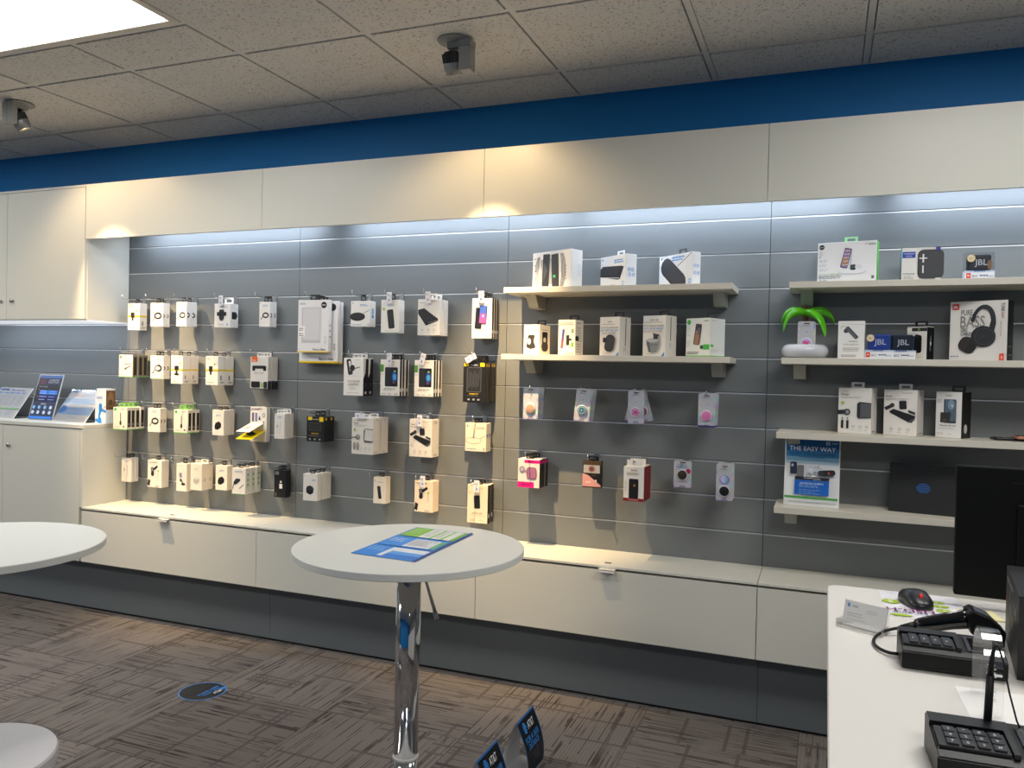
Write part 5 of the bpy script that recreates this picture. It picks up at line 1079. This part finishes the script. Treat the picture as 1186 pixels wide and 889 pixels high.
o = thing('brochure_box', 'narrow white box with blue figure beside leaflet stands', 'box', (-3.932, -.135, 1.0742), math.radians(-4)); mb = MB(); mb.box((-.046, -.03, 0), (.046, .03, .203), M('d9e2ec', .4)); bmesh.ops.recalc_face_normals(mb.bm, faces=mb.bm.faces[:]); c = Cv(.092, .203)
c.rect(0, .93, .12, 1, '3a7ad0'); c.text('NEW', .42, .74, .16, '3a80d8', fit=.5); c.rrect(.5, .45, .28, .55, '2a86d8', r=.4); c.poly([(.3, .1), (.55, .04), (.62, .12), (.45, .2), (.6, .36), (1, .3), (1, .38), (.62, .42), (.4, .4), (.3, .2)], '2a86d8'); c.poly([(0, .08), (.4, .0), (.7, .03), (.5, .1), (.1, .14)], '2a86d8'); c.line(.65, .4, 1, .5, .03, 'b04a4a')
c.emit(mb, (-.046, -.03, 0), (1, 0, 0), (0, 0, 1), (0, -1, 0)); S = Cv(.06, .203); S.rect(0, .4, 1, .95, '6a4a30'); S.ell(.5, .7, .35, .7, '8a6a4a'); S.ell(.5, .6, .25, .3, '4a3220'); S.emit(mb, (.046, -.03, 0), (0, 1, 0), (0, 0, 1), (1, 0, 0)); mb.build('carton', o, fix=False)

# ================================================================== TABLES
def bar_table(x, y, h, R, label, lever=True):
    t = thing('bar_table', label, 'table', (x, y, 0), 0, 'round white bar tables')
    mb = MB(); mb.lathe([(0, h - .022), (R - .003, h - .022), (R, h - .020), (R, h - .002), (R - .002, h), (0, h)], TOPW, 128, smooth=False); mb.build('table_top', t)
    mb = MB(); mb.lathe([(0, h - .034), (.10, h - .034), (.10, h - .0222), (0, h - .0222)], STEEL, 32); mb.build('mounting_plate', t)
    mb = MB(); mb.lathe([(0, .225), (.0378, .225), (.0378, h - .034), (0, h - .034)], CHROME, 40); mb.build('pole', t)
    mb = MB(); mb.lathe([(0, .219), (.040, .219), (.040, .227), (.0385, .229), (0, .229)], M('d9d6cf', .4), 40); mb.build('collar_ring', t)
    mb = MB(); mb.lathe([(0, .02), (.0365, .02), (.0365, .219), (0, .219)], CHROME, 40); mb.build('lower_tube', t)
    mb = MB(); mb.lathe([(0, 0), (.176, 0), (.176, .006), (.16, .012), (.07, .022), (.045, .045), (0, .045)], CHROME, 64); mb.build('base', t)
    if lever:
        mb = MB(); d = Vector((.93, .366, 0)); s = Vector((0, 0, h - .036)) + d * .030; e = Vector((0, 0, h - .222)) + d * .088
        mb.tube([s, s + (e - s) * .5, e], [.004, .0045, .006], STEEL, 10); mb.tube([e - (e - s).normalized() * .02, e + Vector((0, 0, -.004))], [.0078, .0082], STEEL, 10); mb.build('height_lever', t)
    return t
bar_table(-1.190, -1.436, .880, .355, 'round white bar table with chrome pole in the centre')
bar_table(-2.341, -2.007, .880, .353, 'round white bar table cut by the left edge', False)
t = thing('round_stool', 'low round white stool top at lower left corner', 'stool', (-1.942, -2.297, 0)); mb = MB(); mb.lathe([(0, .405), (.196, .405), (.198, .41), (.2, .444), (.1965, .45), (0, .45)], M('d6d4d6', .35), 96, smooth=False); mb.build('seat', t)
mb = MB(); mb.lathe([(0, .02), (.028, .02), (.028, .405), (0, .405)], CHROME, 32); mb.build('pole', t); mb = MB(); mb.lathe([(0, 0), (.19, 0), (.19, .008), (.04, .022), (0, .022)], CHROME, 48); mb.build('base', t)
# brochure lying on the centre table
o = thing('brochure', 'blue and green leaflet lying on the centre table', 'leaflet', (-1.193, -1.387, .8806)); pts = [Vector(p) for p in ((-1.128, -1.868, 0), (-1.146, -1.462, 0), (-.946, -1.492, 0), (-.943, -1.862, 0))]
mb = MB(); q = [p - Vector((-1.048, -1.6585, 0)) for p in pts]; ax = Vector((-.03, 1, 0)).normalized()
W2, H2 = .222, .435; U = Vector((1, -.07, 0)).normalized(); V = Vector((-.03, 1, 0)).normalized(); O = Vector((-.101, -.219, 0))
mb.poly([O, O + U * W2, O + U * W2 + V * H2, O + V * H2], M('2f7ed0', .3)); mb.poly([O + Vector((0, 0, .0006)), O + U * W2 + Vector((0, 0, .0006)), O + U * W2 + V * H2 + Vector((0, 0, .0006)), O + V * H2 + Vector((0, 0, .0006))], M('3a86d8', .3)); c = Cv(W2, H2)
c.rect(.0, .0, .94, .3, '2f84da'); c.rect(.36, .04, .94, .30, 'dfe3ea'); c.rect(.44, .04, .94, .2, '2a78d2'); c.rect(.44, .12, .94, .2, '5aa0e6'); c.bars(.05, .26, .28, 4, '8ac0f0', .06, .02); c.text('INTERNET + TV', .97, .15, .05, '8a9cd8', rot=90, fit=.5)
c.rect(.05, .33, .94, .63, '3f8ee0'); c.rect(.42, .35, .84, .6, 'd9dade'); c.rect(.84, .35, .94, .6, '58a888'); c.bars(.08, .55, .28, 3, 'c8d8f0', .08, .03); c.bars(.45, .56, .36, 6, '8a8a94', .06, .02)
c.rect(.05, .66, .96, .97, 'dfe2de'); c.rect(.05, .66, .36, .97, '86be4a'); c.rect(.54, .66, .58, .97, '8ac04a'); c.rect(.72, .66, .76, .97, '8ac04a'); c.rect(.88, .66, .96, .97, '6cae3e'); c.bars(.4, .93, .12, 8, '9a9aa0', .06, .02); c.bars(.6, .93, .1, 8, '9a9aa0', .06, .02); c.bars(.1, .9, .2, 4, 'b8dc90', .08, .03)
c.rect(.96, 0, 1, 1, '2f55a8'); c.emit(mb, O + Vector((0, 0, .0006)), U, V, (0, 0, 1), .0003); mb.build('printed_sheet', o, fix=False)

# floor: sticker and tent cards
o = thing('floor_sticker', 'round black floor sticker with blue ring on the carpet', 'floor sticker', (-2.505, -.872, .0005), math.radians(90)); mb = MB(); c = Cv(.2, .2)
c.ell(.5, .5, .5, .5, '3f7fc0', n=48); c.ell(.5, .5, .47, .47, '101216', n=48); c.text('STAND HERE', .56, .40, .075, '3a8ae0', fit=.62); c.text('STAY SAFE', .54, .29, .075, '3a8ae0', fit=.52); c.ell(.80, .20, .07, .06, '2a7fd8'); c.text('AT&T', .6, .17, .09, 'e6e8ec', fit=.26)
for k in range(7): c.bars(.2, .82 - k * .05, .6, 1, '3c4a52', th=.010)
mb.lathe([(0, 0), (.0985, 0), (.0985, .0004), (0, .0004)], M('101216', .4), 48, Matrix.Translation((0, 0, 0))); bmesh.ops.recalc_face_normals(mb.bm, faces=mb.bm.faces[:]); c.emit(mb, (-.1, -.1, .0004), (1, 0, 0), (0, 1, 0), (0, 0, 1)); mb.build('printed_disc', o, fix=False)
def tent(y0, y1, x, label):
    h = .193; cy = (y0 + y1) / 2; L = (y1 - y0); t = thing('tent_card', label, 'sign', (x, cy, 0), 0, 'black folded tent cards on the floor')
    def prof(s):
        pts = []
        for i in range(11):
            u = i / 10; pts.append(Vector((s * (.048 * math.sin(u * PI * .62) ** 1.0) , 0, h * (1 - u))))
        return pts
    for s, nm in ((1, 'front_panel'), (-1, 'back_panel')):
        p = prof(s); mb = MB(); n = len(p)
        for i in range(n - 1):
            a, b = p[i], p[i + 1]; nr = Vector((b.z - a.z, 0, -(b.x - a.x))) * (-1 if s > 0 else 1); nr.normalize()
            for off, m in ((0, M('d9dadc', .5)), (.0008, M('0d0f12', .4) if s > 0 else M('cfd0d2', .5))):
                mb.poly([a + nr * off + Vector((0, -L/2, 0)), b + nr * off + Vector((0, -L/2, 0)), b + nr * off + Vector((0, L/2, 0)), a + nr * off + Vector((0, L/2, 0))], m)
            if s > 0:
                for e0, e1 in ((-L/2, -L/2 + .004), (L/2 - .004, L/2)): mb.poly([a + nr * .0011 + Vector((0, e0, 0)), b + nr * .0011 + Vector((0, e0, 0)), b + nr * .0011 + Vector((0, e1, 0)), a + nr * .0011 + Vector((0, e1, 0))], M('2f6fb8', .4))
        if s > 0:
            c = Cv(L, h); c.rect(0, .97, 1, 1, '2f6fb8'); globe(c, .27, .83, .11, '2f8fe0'); c.text('AT&T', .6, .83, .13, 'e6e8ea', fit=.34); c.text('FOR A SAFE', .5, .64, .11, '2f8fe0', fit=.72); c.text('DISTANCE', .5, .52, .11, '2f8fe0', fit=.56)
            c.ell(.4, .3, .06, .14, '23344a'); c.ell(.6, .34, .06, .14, '23344a'); c.bars(.25, .06, .5, 1, '2f6fb8', th=.03)
            # wrap the print onto the curved panel
            for pts, m in c.items:
                q = []
                for X, Y in pts:
                    u = max(0, min(1, 1 - Y / h)) * 10; i = min(9, int(u)); f = u - i; P = p[i].lerp(p[i + 1], f); nr = Vector((p[i+1].z - p[i].z, 0, -(p[i+1].x - p[i].x))) * -1; nr.normalize(); q.append(P + nr * .0016 + Vector((0, X - L/2, 0)))
                mb.poly(q, m)
        mb.build(nm, t, fix=False)
    mb = MB(); mb.box((-.046, -L/2, 0), (.046, L/2, .001), M('cfd0d2', .5)); mb.build('base_flap', t)
tent(-1.017, -.847, -.983, 'black tent card with blue lettering, right of two on the floor')
tent(-1.323, -1.155, -1.000, 'black tent card with blue lettering, left of two on the floor')

# ================================================================== COUNTER
t = thing('service_counter', 'white service counter at lower right corner', 'counter', (.6, -2.3, 0))
mb = MB(); r = .03; x0, x1, y0, y1 = -.585, .45, -.95, .872; pts = []
for cx, cy, t0 in ((x1 - r, y1 - r, 0), (x0 + r, y1 - r, 90), (x0 + r, y0 + r, 180), (x1 - r, y0 + r, 270)):
    for k in range(7): q = math.radians(t0 + 15 * k); pts.append((cx + r * math.cos(q), cy + r * math.sin(q)))
rg = lambda s, z: [Vector((px + (s if px > 0 else -s) , py, z)) for px, py in pts]
mb.sweep([rg(0, .865), rg(0, .898), rg(-.002, .9)], COUNTER, smooth=False); mb.build('counter_top', t)
mb = MB(); mb.box((-.565, -.93, .1), (.43, .85, .8648), COUNTER); mb.build('counter_body', t); mb = MB(); mb.box((-.53, -.9, 0), (.4, .82, .0998), KICK); mb.build('plinth', t)
CZ = .9003
# card holder
o = thing('card_holder', 'small clear card holder on the counter corner', 'card holder', (.083, -1.800, CZ), math.radians(-27)); mb = MB(); R = Matrix.Rotation(math.radians(-18), 4, 'X'); R3 = R.to_3x3()
for p in (((-.048, .004, .002), (.048, .006, .056)),): mb.box(*p, CLEAR, R)
mb.box((-.048, -.02, 0), (.048, .026, .002), CLEAR); mb.box((-.048, -.020, .002), (.048, -.018, .018), CLEAR); mb.box((-.048, -.02, .0021), (-.046, .02, .016), CLEAR); mb.box((.046, -.02, .0021), (.048, .02, .016), CLEAR); mb.build('clear_stand', o)
mb = MB(); mb.box((-.0445, -.002, .003), (.0445, .0035, .054), M('d9d7d4', .5), R); bmesh.ops.recalc_face_normals(mb.bm, faces=mb.bm.faces[:]); c = Cv(.089, .051); globe(c, .1, .82, .05, '2a86d0'); c.text('AT&T', .26, .8, .05, '6a6a72', fit=.14); c.bars(.1, .5, .5, 2, 'a0a0a4', .06, .012); c.bars(.55, .72, .3, 2, 'a8a8ae', .05, .012); c.bars(.1, .25, .7, 1, 'a8a8ae', th=.01)
c.emit(mb, R @ Vector((-.0445, -.002, .003)), R3 @ Vector((1, 0, 0)), R3 @ Vector((0, 0, 1)), R3 @ Vector((0, -1, 0))); mb.build('business_card', o, fix=False)
# printed mat with lettering facing the clerk
o = thing('flyer', 'white flyer with green ovals under the mouse', 'leaflet', (.222, -1.545, CZ), math.radians(182)); mb = MB(); mb.box((-.085, -.115, 0), (.085, .115, .0006), M('ece9ee', .4)); bmesh.ops.recalc_face_normals(mb.bm, faces=mb.bm.faces[:]); c = Cv(.17, .23)
G_ = 'a9c62a'
for u, v in ((.30, .30), (.28, .46), (.26, .62)): c.ell(u, v, .11, .08, G_); c.text('$', u, v, .07, 'f2f4e0')
c.ell(.9, .46, .11, .11, G_); c.text('S', .9, .46, .12, 'f2f4e0'); c.ell(.84, .95, .14, .05, G_); c.text('HSD-H', .70, .76, .15, '7a1f6a', fit=.58); c.text('for your', .72, .86, .09, '2a2a6a', fit=.5); c.bars(.5, .68, .4, 1, '9a8aa8', th=.015); c.line(.72, .3, .70, .56, .012, '8a8a94'); c.bars(.8, .15, .14, 2, '8a8a94', .12, .012)
c.emit(mb, (-.085, -.115, .0006), (1, 0, 0), (0, 1, 0), (0, 0, 1), .0002); mb.build('printed_sheet', o, fix=False)
o = thing('sticky_note', 'pale yellow note on the counter below the monitor', 'note', (.333, -1.575, CZ), math.radians(10)); mb = MB(); mb.box((-.038, -.038, 0), (.038, .038, .003), M('efe6b0', .6)); mb.build('note_pad', o)
o = thing('paper_sheet', 'blank white sheet under the clear arch', 'paper', (.275, -2.150, CZ), math.radians(2)); mb = MB(); mb.box((-.055, -.085, 0), (.055, .085, .0006), M('f2f0ee', .5)); mb.build('sheet', o)
# mouse
o = thing('computer_mouse', 'black computer mouse with red wheel on the flyer', 'mouse', (.208, -1.538, CZ + .0016), math.radians(14)); mb = MB(); secs = []
for i in range(15):
    s = i / 14; y = .053 - .106 * s; w = .030 * (1 - .62 * abs(2 * s - 1) ** 5) * (1 + .06 * math.sin(s * 6)); h = .004 + .034 * math.sin(PI * (s * .86 + .07)) ** .7 * (1 - .28 * s)
    secs.append([Vector((w * cx, y, max(0, h * cz))) for cx, cz in ((1, 0), (1.02, .3), (.96, .62), (.74, .88), (.38, .98), (0, 1), (-.38, .98), (-.74, .88), (-.96, .62), (-1.02, .3), (-1, 0))])
mb.sweep(secs, M('1b1d22', .33)); mb.build('shell', o)
mb = MB(); mb.lathe([(0, -.003), (.0075, -.003), (.0085, 0), (.0075, .003), (0, .003)], M('e0261c', .4), 20, Matrix.Translation((0, -.027, .0235)) @ Matrix.Rotation(PI / 2, 4, 'Y')); mb.build('scroll_wheel', o)
mb = MB(); mb.tube([(0, .012, .0336), (0, 0, .0330), (0, -.016, .0302)], .0008, M('050506', .6), 6); mb.tube([(0, -.037, .0219), (0, -.05, .0146)], .0008, M('050506', .6), 6); mb.build('button_seam', o)
# payment terminals
def terminal(x, y, rz, L, D, label, rows):
    o = thing('payment_terminal', label, 'card terminal', (x, y, CZ), rz, 'black payment terminals on the counter'); H = .044
    mb = MB(); prof = [(-.010, .008), (D * .0 + .0, .0), (D, .0), (D, H + .006), (D - .012, H + .004), (.006, H - .004), (-.008, H - .010)]
    a = [[Vector((xx, py, pz)) for py, pz in prof] for xx in (0, L)]
    mb.sweep(a, BLACKP, smooth=False)
    es = [e for e in mb.bm.edges if e.calc_length() > .0]; bmesh.ops.bevel(mb.bm, geom=es, offset=.0018, segments=2, affect='EDGES'); mb.build('housing', o)
    n = Vector((0, -(.008) / (D - .018), 1)).normalized(); vv = Vector((0, D - .018, .008)).normalized(); base = Vector((0, .006, H - .004))
    def on(px, py, dz=0): return base + Vector((px, 0, 0)) + vv * py + n * dz
    mb = MB()
    def plate(u0, v0, u1, v1, z0, z1, m):
        q = [(u0, v0), (u1, v0), (u1, v1), (u0, v1)]; mb.sweep([[on(*p, z0) for p in q], [on(*p, z1) for p in q]], m, smooth=False)
    DD = D - .018
    plate(.004, .002, .088, DD * .62, .0005, .004, M('1d1e21', .45)); mb.build('keypad_bed', o)
    kp = []
    for j in range(rows):
        for i in range(4):
            mb = MB(); u = .014 + i * .0185; v = .006 + j * (DD * .56 / rows); plate(u, v, u + .014, v + DD * .56 / rows - .003, .0042, .0068, M('24262a', .4)); c = Cv(.014, DD * .56 / rows - .003); bmesh.ops.recalc_face_normals(mb.bm, faces=mb.bm.faces[:])
            st = '147*2580369#'[(i * 3 + (2 - j)) % 12] if rows == 3 else '2580'[i]
            c.text(st, .5, .5, .42, 'c8cacc'); c.emit(mb, on(u, v, .0068), (1, 0, 0), vv, n, .0002); mb.build('key', o, fix=False)
    mb = MB(); plate(.0, DD * .70, .098, DD, .0005, .007, M('0e0f11', .4)); plate(.090, .0, .098, DD * .70, .0005, .007, M('17181a', .45)); mb.build('keypad_shield', o)
    mb = MB(); plate(.108, .004, L - .006, DD - .004, .0002, .003, M('2a2b2e', .3)); plate(.114, .008, L - .010, DD - .010, .003, .0034, M('1c1614', .06, coat=.6)); mb.build('screen', o)
    mb = MB(); 
    for fx in (.02, L - .02): mb.lathe([(0, 0), (.008, 0), (.008, .0035), (0, .0035)], M('0a0a0a', .7), 16, Matrix.Translation((fx, .01, -.0002)))
    mb.build('rubber_foot', o); return o
terminal(.140, -2.008, math.radians(1), .168, .088, 'black payment terminal behind the clear arch', 1)
terminal(.147, -2.445, math.radians(2), .255, .105, 'black payment terminal with stylus at the lower right', 3)
# stylus standing in the nearer terminal
o = thing('stylus_pen', 'black stylus standing upright in the nearer terminal', 'stylus', (.2200, -2.350, .946)); mb = MB(); mb.tube([(0, 0, 0), (.001, 0, .03), (.002, 0, .072)], [.0052, .0052, .0050], BLACKM, 14); mb.tube([(.002, 0, .072), (.003, 0, .088), (.0045, .0, .104), (.006, 0, .110)], [.0042, .0038, .0026, .0018], BLACKM, 12); mb.build('barrel', o)
mb = MB(); mb.tube([(.006, 0, .110), (.009, .001, .1135), (.012, .002, .110), (.018, .003, .090), (.026, .004, .050), (.036, .004, .012), (.041, .002, .0)], .0013, BLACKM, 8); mb.build('cord', o)
# clear acrylic arch with white print
o = thing('acrylic_arch', 'clear acrylic arch sign standing between the terminals', 'sign holder', (.256, -2.131, CZ)); mb = MB(); cur = []
L2, hh = .053, .122
for k in range(6): cur.append((-L2, hh * .62 * k / 5))
for k in range(1, 16): q = PI - PI * k / 16; cur.append((L2 * math.cos(q), hh * .62 + hh * .38 * math.sin(q)))
for k in range(6): cur.append((L2, hh * .62 * (1 - k / 5)))
def offc(s): 
    out = []
    for i, (a, b) in enumerate(cur):
        p, q = cur[max(0, i - 1)], cur[min(len(cur) - 1, i + 1)]; d = Vector((q[0] - p[0], q[1] - p[1])).normalized(); out.append((a + d.y * s, b - d.x * s))
    return out
A, B = offc(-.0014), offc(.0014); secs = []
for i in range(len(cur)):
    sh = .004 if cur[i][0] < 0 else -.004
    secs.append([Vector((sx, A[i][0], A[i][1])) for sx in (-.014, .014)] + [Vector((sx, B[i][0], B[i][1])) for sx in (.014, -.014)])
mb.sweep(secs, CLEAR, smooth=False); mb.build('clear_strip', o)
mb = MB(); c = Cv(.024, .08); c.text('AT&T', .5, .2, .3, 'f2f2f2', rot=90, fit=2.0); c.bars(.1, .75, .6, 4, 'e8e8e8', .25, .1); c.rect(.05, .55, .95, .60, 'ffffff')
c.emit(mb, (-.012, -L2 - .0018, .020), (1, 0, 0), (0, 0, 1), (0, -1, 0)); mb.build('white_print', o, fix=False)
# barcode scanner
o = thing('barcode_scanner', 'black handheld barcode scanner lying behind the far terminal', 'scanner', (.26, -1.80, CZ)); mb = MB(); secs = []
for s, cx, cz, a, b in ((0, -.078, .022, .011, .012), (.1, -.070, .024, .0155, .015), (.3, -.045, .032, .0165, .0165), (.6, -.015, .041, .0165, .0175), (.85, .008, .047, .017, .019), (1, .024, .051, .018, .021)):
    d = Vector((.102, 0, .030)).normalized(); p = Vector((cx, .0, cz)); up = Vector((-d.z, 0, d.x))
    secs.append([p + Vector((0, 1, 0)) * a * math.cos(q) + up * b * math.sin(q) for q in [2 * PI * k / 20 for k in range(20)]])
mb.sweep(secs, BLACKG); mb.build('handle', o)
mb = MB()
for off in (-.004, .004): mb.tube([Vector((-.062, off, .0415)), Vector((-.03, off, .0525)), Vector((.006, off, .0655))], .0011, M('c8c8cc', .3, .8), 6)
mb.build('trim_line', o)
mb = MB(); prof = [(.010, .066), (.020, .073), (.050, .062), (.078, .036), (.076, .010), (.062, .002), (.036, .014), (.016, .030)]
mb.sweep([[Vector((px * .96 + .002, -.030, pz * .97)) for px, pz in prof], [Vector((px, -.026, pz)) for px, pz in prof], [Vector((px, .026, pz)) for px, pz in prof], [Vector((px * .96 + .002, .030, pz * .97)) for px, pz in prof]], BLACKP, smooth=False); mb.build('head', o)
mb = MB(); v0, v1 = Vector((.024, 0, .0722)), Vector((.050, 0, .0628)); mb.poly([v0 + Vector((0, -.022, .0005)), v1 + Vector((0, -.022, .0005)), v1 + Vector((0, .022, .0005)), v0 + Vector((0, .022, .0005))], M('5d626c', .25)); mb.build('label_plate', o, fix=False)
mb = MB(); mb.tube([(-.106, -.004, .016), (-.092, -.002, .019), (-.076, 0, .0225)], [.005, .0075, .010], BLACKM, 12); mb.build('cord_boot', o)
mb = MB(); P_ = [(-.104, -.004, .016), (-.122, -.012, .013), (-.142, -.030, .009), (-.156, -.058, .005), (-.160, -.095, .0045), (-.152, -.130, .0055), (-.136, -.152, .007), (-.120, -.158, .009)]
cv = []
for i in range(len(P_) - 1):
    p0, p1, p2, p3 = [Vector(P_[max(0, min(len(P_) - 1, i + j))]) for j in (-1, 0, 1, 2)]
    for k in range(6):
        f = k / 6; cv.append(.5 * ((2 * p1) + (p2 - p0) * f + (2 * p0 - 5 * p1 + 4 * p2 - p3) * f * f + (3 * p1 - p0 - 3 * p2 + p3) * f ** 3))
mb.tube(cv, .0032, BLACKM, 8); mb.build('cord', o)
# monitor seen from behind
o = thing('monitor', 'black monitor seen from behind at the right edge', 'monitor', (.55, -1.52, CZ), math.radians(-3)); mb = MB(); R = Matrix.Translation((0, 0, .028)) @ Matrix.Rotation(math.radians(-1.5), 4, 'X')
mb.box((-.262, -.008, 0), (.262, .018, .302), M('060709', .6, spec=.2), R, bev=.004); mb.box((-.14, -.016, .05), (.14, -.008, .22), M('060709', .6, spec=.2), R, bev=.004); mb.build('panel', o)
mb = MB(); mb.box((-.245, .0182, .012), (.245, .019, .290), M('08090c', .15), R); mb.build('screen', o)
mb = MB(); mb.box((-.15, -.0086, .266), (.15, -.0078, .270), M('020203', .8), R); mb.build('vent_slot', o)
mb = MB(); mb.box((-.03, -.06, .012), (.03, -.03, .19), BLACKM, bev=.004); mb.build('stand_neck', o); mb = MB(); mb.box((-.12, -.09, 0), (.12, .07, .012), BLACKM, bev=.004); mb.build('stand_base', o)
# small desktop computer with its rear to the camera
o = thing('desktop_computer', 'small black desktop computer, rear ports toward the camera', 'computer', (.500, -1.870, CZ), math.radians(-6.4)); w, d, h = .32, .272, .148
CASE = M('28292a', .5, .2); mb = MB(); mb.box((-w/2, -d/2, 0), (w/2, d/2, .002), CASE); mb.box((-w/2, -d/2, h - .002), (w/2, d/2, h), M('1a1b1d', .5, .2)); mb.box((-w/2, -d/2, .002), (-w/2 + .010, d/2, h - .002), CASE); mb.box((w/2 - .003, -d/2, .002), (w/2, d/2, h - .002), CASE); mb.box((-w/2 + .003, d/2 - .003, .002), (w/2 - .003, d/2, h - .002), CASE); mb.box((-w/2 + .010, -d/2, h - .022), (w/2 - .003, -d/2 + .006, h - .002), CASE); mb.build('case', o)
mb = MB(); c = Cv(d, h); c.bars(.1, .85, .5, 1, 'a8aaac', th=.02)
for k in range(12): rr = random.Random(k); u = rr.uniform(.25, .9); v = rr.uniform(.25, .8); c.rrect(u, v, .012 + .02 * rr.random(), .05 + .06 * rr.random(), ('c8cacc', '8a8c8e', '6a6c6e')[k % 3], rr.uniform(-30, 30))
c.rect(.03, .5, .06, .6, 'c02a1c'); c.emit(mb, (-w/2, d/2, 0), (0, -1, 0), (0, 0, 1), (-1, 0, 0)); mb.build('side_label', o, fix=False)
mb = MB(); mb.box((-w/2 + .012, -d/2 + .05, .004), (w/2 - .006, -d/2 + .056, h - .006), M('0a0b0c', .6)); mb.build('rear_panel', o)
for k, (px, pz, pw, ph) in enumerate(((-.11, .108, .018, .022), (-.085, .09, .02, .012), (-.12, .06, .016, .016), (-.06, .06, .03, .012), (-.10, .03, .02, .014))):
    mb = MB(); mb.box((px - pw/2, -d/2 + .036, pz - ph/2), (px + pw/2, -d/2 + .0498, pz + ph/2), M(('8a8c8e', '3a5a8a', '5a5c5e', '4a4c4e', '9a9a8a')[k], .4), bev=.001); mb.build('cable_plug', o)
    mb = MB(); x = px; mb.tube([(x, -d/2 + .036, pz), (x + .004, -d/2 + .012, pz - .004), (x + .012 + .006 * k, -d/2 - .006, max(.02, pz - .03)), (x + .03 + .01 * k, -d/2 - .004, max(.008, pz - .07)), (x + .07 + .012 * k, -d/2 + .004, .007)], .003, M('1e2022' if k % 2 else '3c3e40', .5), 8); mb.build('cable', o)

# ================================================================== CEILING SPOTS
def spot_fixture(x, y, arm_side, tilt, label):
    o = thing('spot_light', label, 'spotlight', (x, y, HC - .006), 0, 'grey ceiling spotlights')
    mb = MB(); mb.lathe([(0, 0), (.066, 0), (.068, -.004), (.064, -.009), (0, -.010)], GREYM, 48); mb.build('ceiling_plate', o)
    s = arm_side; mb = MB()
    # L bracket: flat top bar and drop plate
    mb.box((-.026, -.014, -.034), (.026, .014, -.010), GREYM)
    if s == 'right':
        mb.box((.026, -.026, -.034), (.080, .026, -.010), GREYM); mb.box((.030, -.026, -.130), (.080, .026, -.034), GREYM, bev=.004); hx, hy = -.008, 0.0
    else:
        mb.box((-.036, -.068, -.034), (.040, .014, -.010), GREYM); mb.box((-.036, -.068, -.118), (.040, -.040, -.034), GREYM, bev=.003); mb.box((-.0008, -.0686, -.112), (.0008, -.0679, -.012), M('55575a', .5)); hx, hy = 0.002, 0.0
    mb.build('arm', o)
    R = Matrix.Translation((hx, hy, -.082)) @ tilt
    mb = MB(); mb.lathe([(0, .040), (.024, .038), (.034, .026), (.035, .0), (.035, -.006)], M('26282b', .5), 40, R)
    for k in range(20):
        q = 2 * PI * k / 20; mb.box((-.0016, .030, -.004), (.0016, .038, .030), M('3c3e42', .45), R @ Matrix.Rotation(q, 4, 'Z'))
    mb.build('heat_sink', o)
    mb = MB(); mb.lathe([(.0355, -.004), (.0365, -.006), (.0365, -.034), (.032, -.036), (.032, -.050), (.029, -.050), (.027, -.040)], M('9a9c9c', .4, .4), 40, R); mb.build('lamp_head', o)
    mb = MB(); mb.lathe([(0, -.042), (.027, -.042)], M('ffd9a0', .5, emit=9.0), 32, R); mb.build('lens', o)
    mb = MB(); b = R @ Vector((.03 if s == 'right' else 0, 0 if s == 'right' else -.034, .0)); e = Vector((.040, 0, -.082)) if s == 'right' else Vector((.002, -.044, -.082)); mb.tube([b, e], .006, GREYM, 10); mb.build('pivot', o)
    for nm, watt, size, blend in (('spot_beam', SPOT_W, 47, 1.0), ('spot_spill', SPOT_W * SPILL, 125, .6)):
        l = bpy.data.lights.new(nm, 'SPOT'); l.energy = watt; l.color = (1.0, .70, .37); l.spot_size = math.radians(size); l.spot_blend = blend; l.shadow_soft_size = .009
        lo = bpy.data.objects.new(nm, l); COL.objects.link(lo); lo.matrix_world = Matrix.Translation(o.location) @ R @ Matrix.Translation((0, 0, -.052))
    return o
SPOT_W = 330; SPILL = .04
spot_fixture(-1.405, -.755, 'right', Matrix.Rotation(math.radians(23), 4, 'X'), 'grey ceiling spotlight near the top centre')
spot_fixture(-3.845, -.755, 'front', Matrix.Rotation(math.radians(23), 4, 'X') @ Matrix.Rotation(math.radians(-12), 4, 'Y'), 'grey ceiling spotlight at the left edge, glowing')

# cool strips hidden behind the fascia and under the upper cabinet
COOL = (.72, .83, 1.0)
for x0, x1 in ((-3.75, -2.55), (-2.35, -1.15), (-1.10, .10), (.25, 1.45)):
    area('cool_strip', ((x0 + x1) / 2, -.10, 2.20), x1 - x0, .03, 4.6, COOL, (math.radians(18), 0, 0))
area('cool_strip', (-4.50, -.17, 1.650), 1.1, .03, 2.2, COOL, (math.radians(14), 0, 0))

w = bpy.data.worlds.new('World'); scn.world = w; w.use_nodes = True
bg = w.node_tree.nodes['Background']; bg.inputs[0].default_value = (.9, .95, 1, 1); bg.inputs[1].default_value = .05

# ================================================================== CAMERA
yaw, pitch, roll = .3746, -.0143, .0219
f = Vector((-math.sin(yaw) * math.cos(pitch), math.cos(yaw) * math.cos(pitch), math.sin(pitch))); r0 = Vector((math.cos(yaw), math.sin(yaw), 0)); u0 = r0.cross(f)
r_ = r0 * math.cos(roll) + u0 * math.sin(roll); u_ = u0 * math.cos(roll) - r0 * math.sin(roll)
cam = bpy.data.cameras.new('Camera'); cam.sensor_width = 36; cam.lens = 926.67 / 1186 * 36; cam.clip_start = .05
co = bpy.data.objects.new('Camera', cam); COL.objects.link(co)
m = Matrix((r_, u_, -f)).transposed().to_4x4(); m.translation = Vector((0, -3.626, 1.4231)); co.matrix_world = m
scn.camera = co
scn.view_settings.view_transform = 'Standard'; scn.view_settings.look = 'None'; scn.view_settings.exposure = 0.0
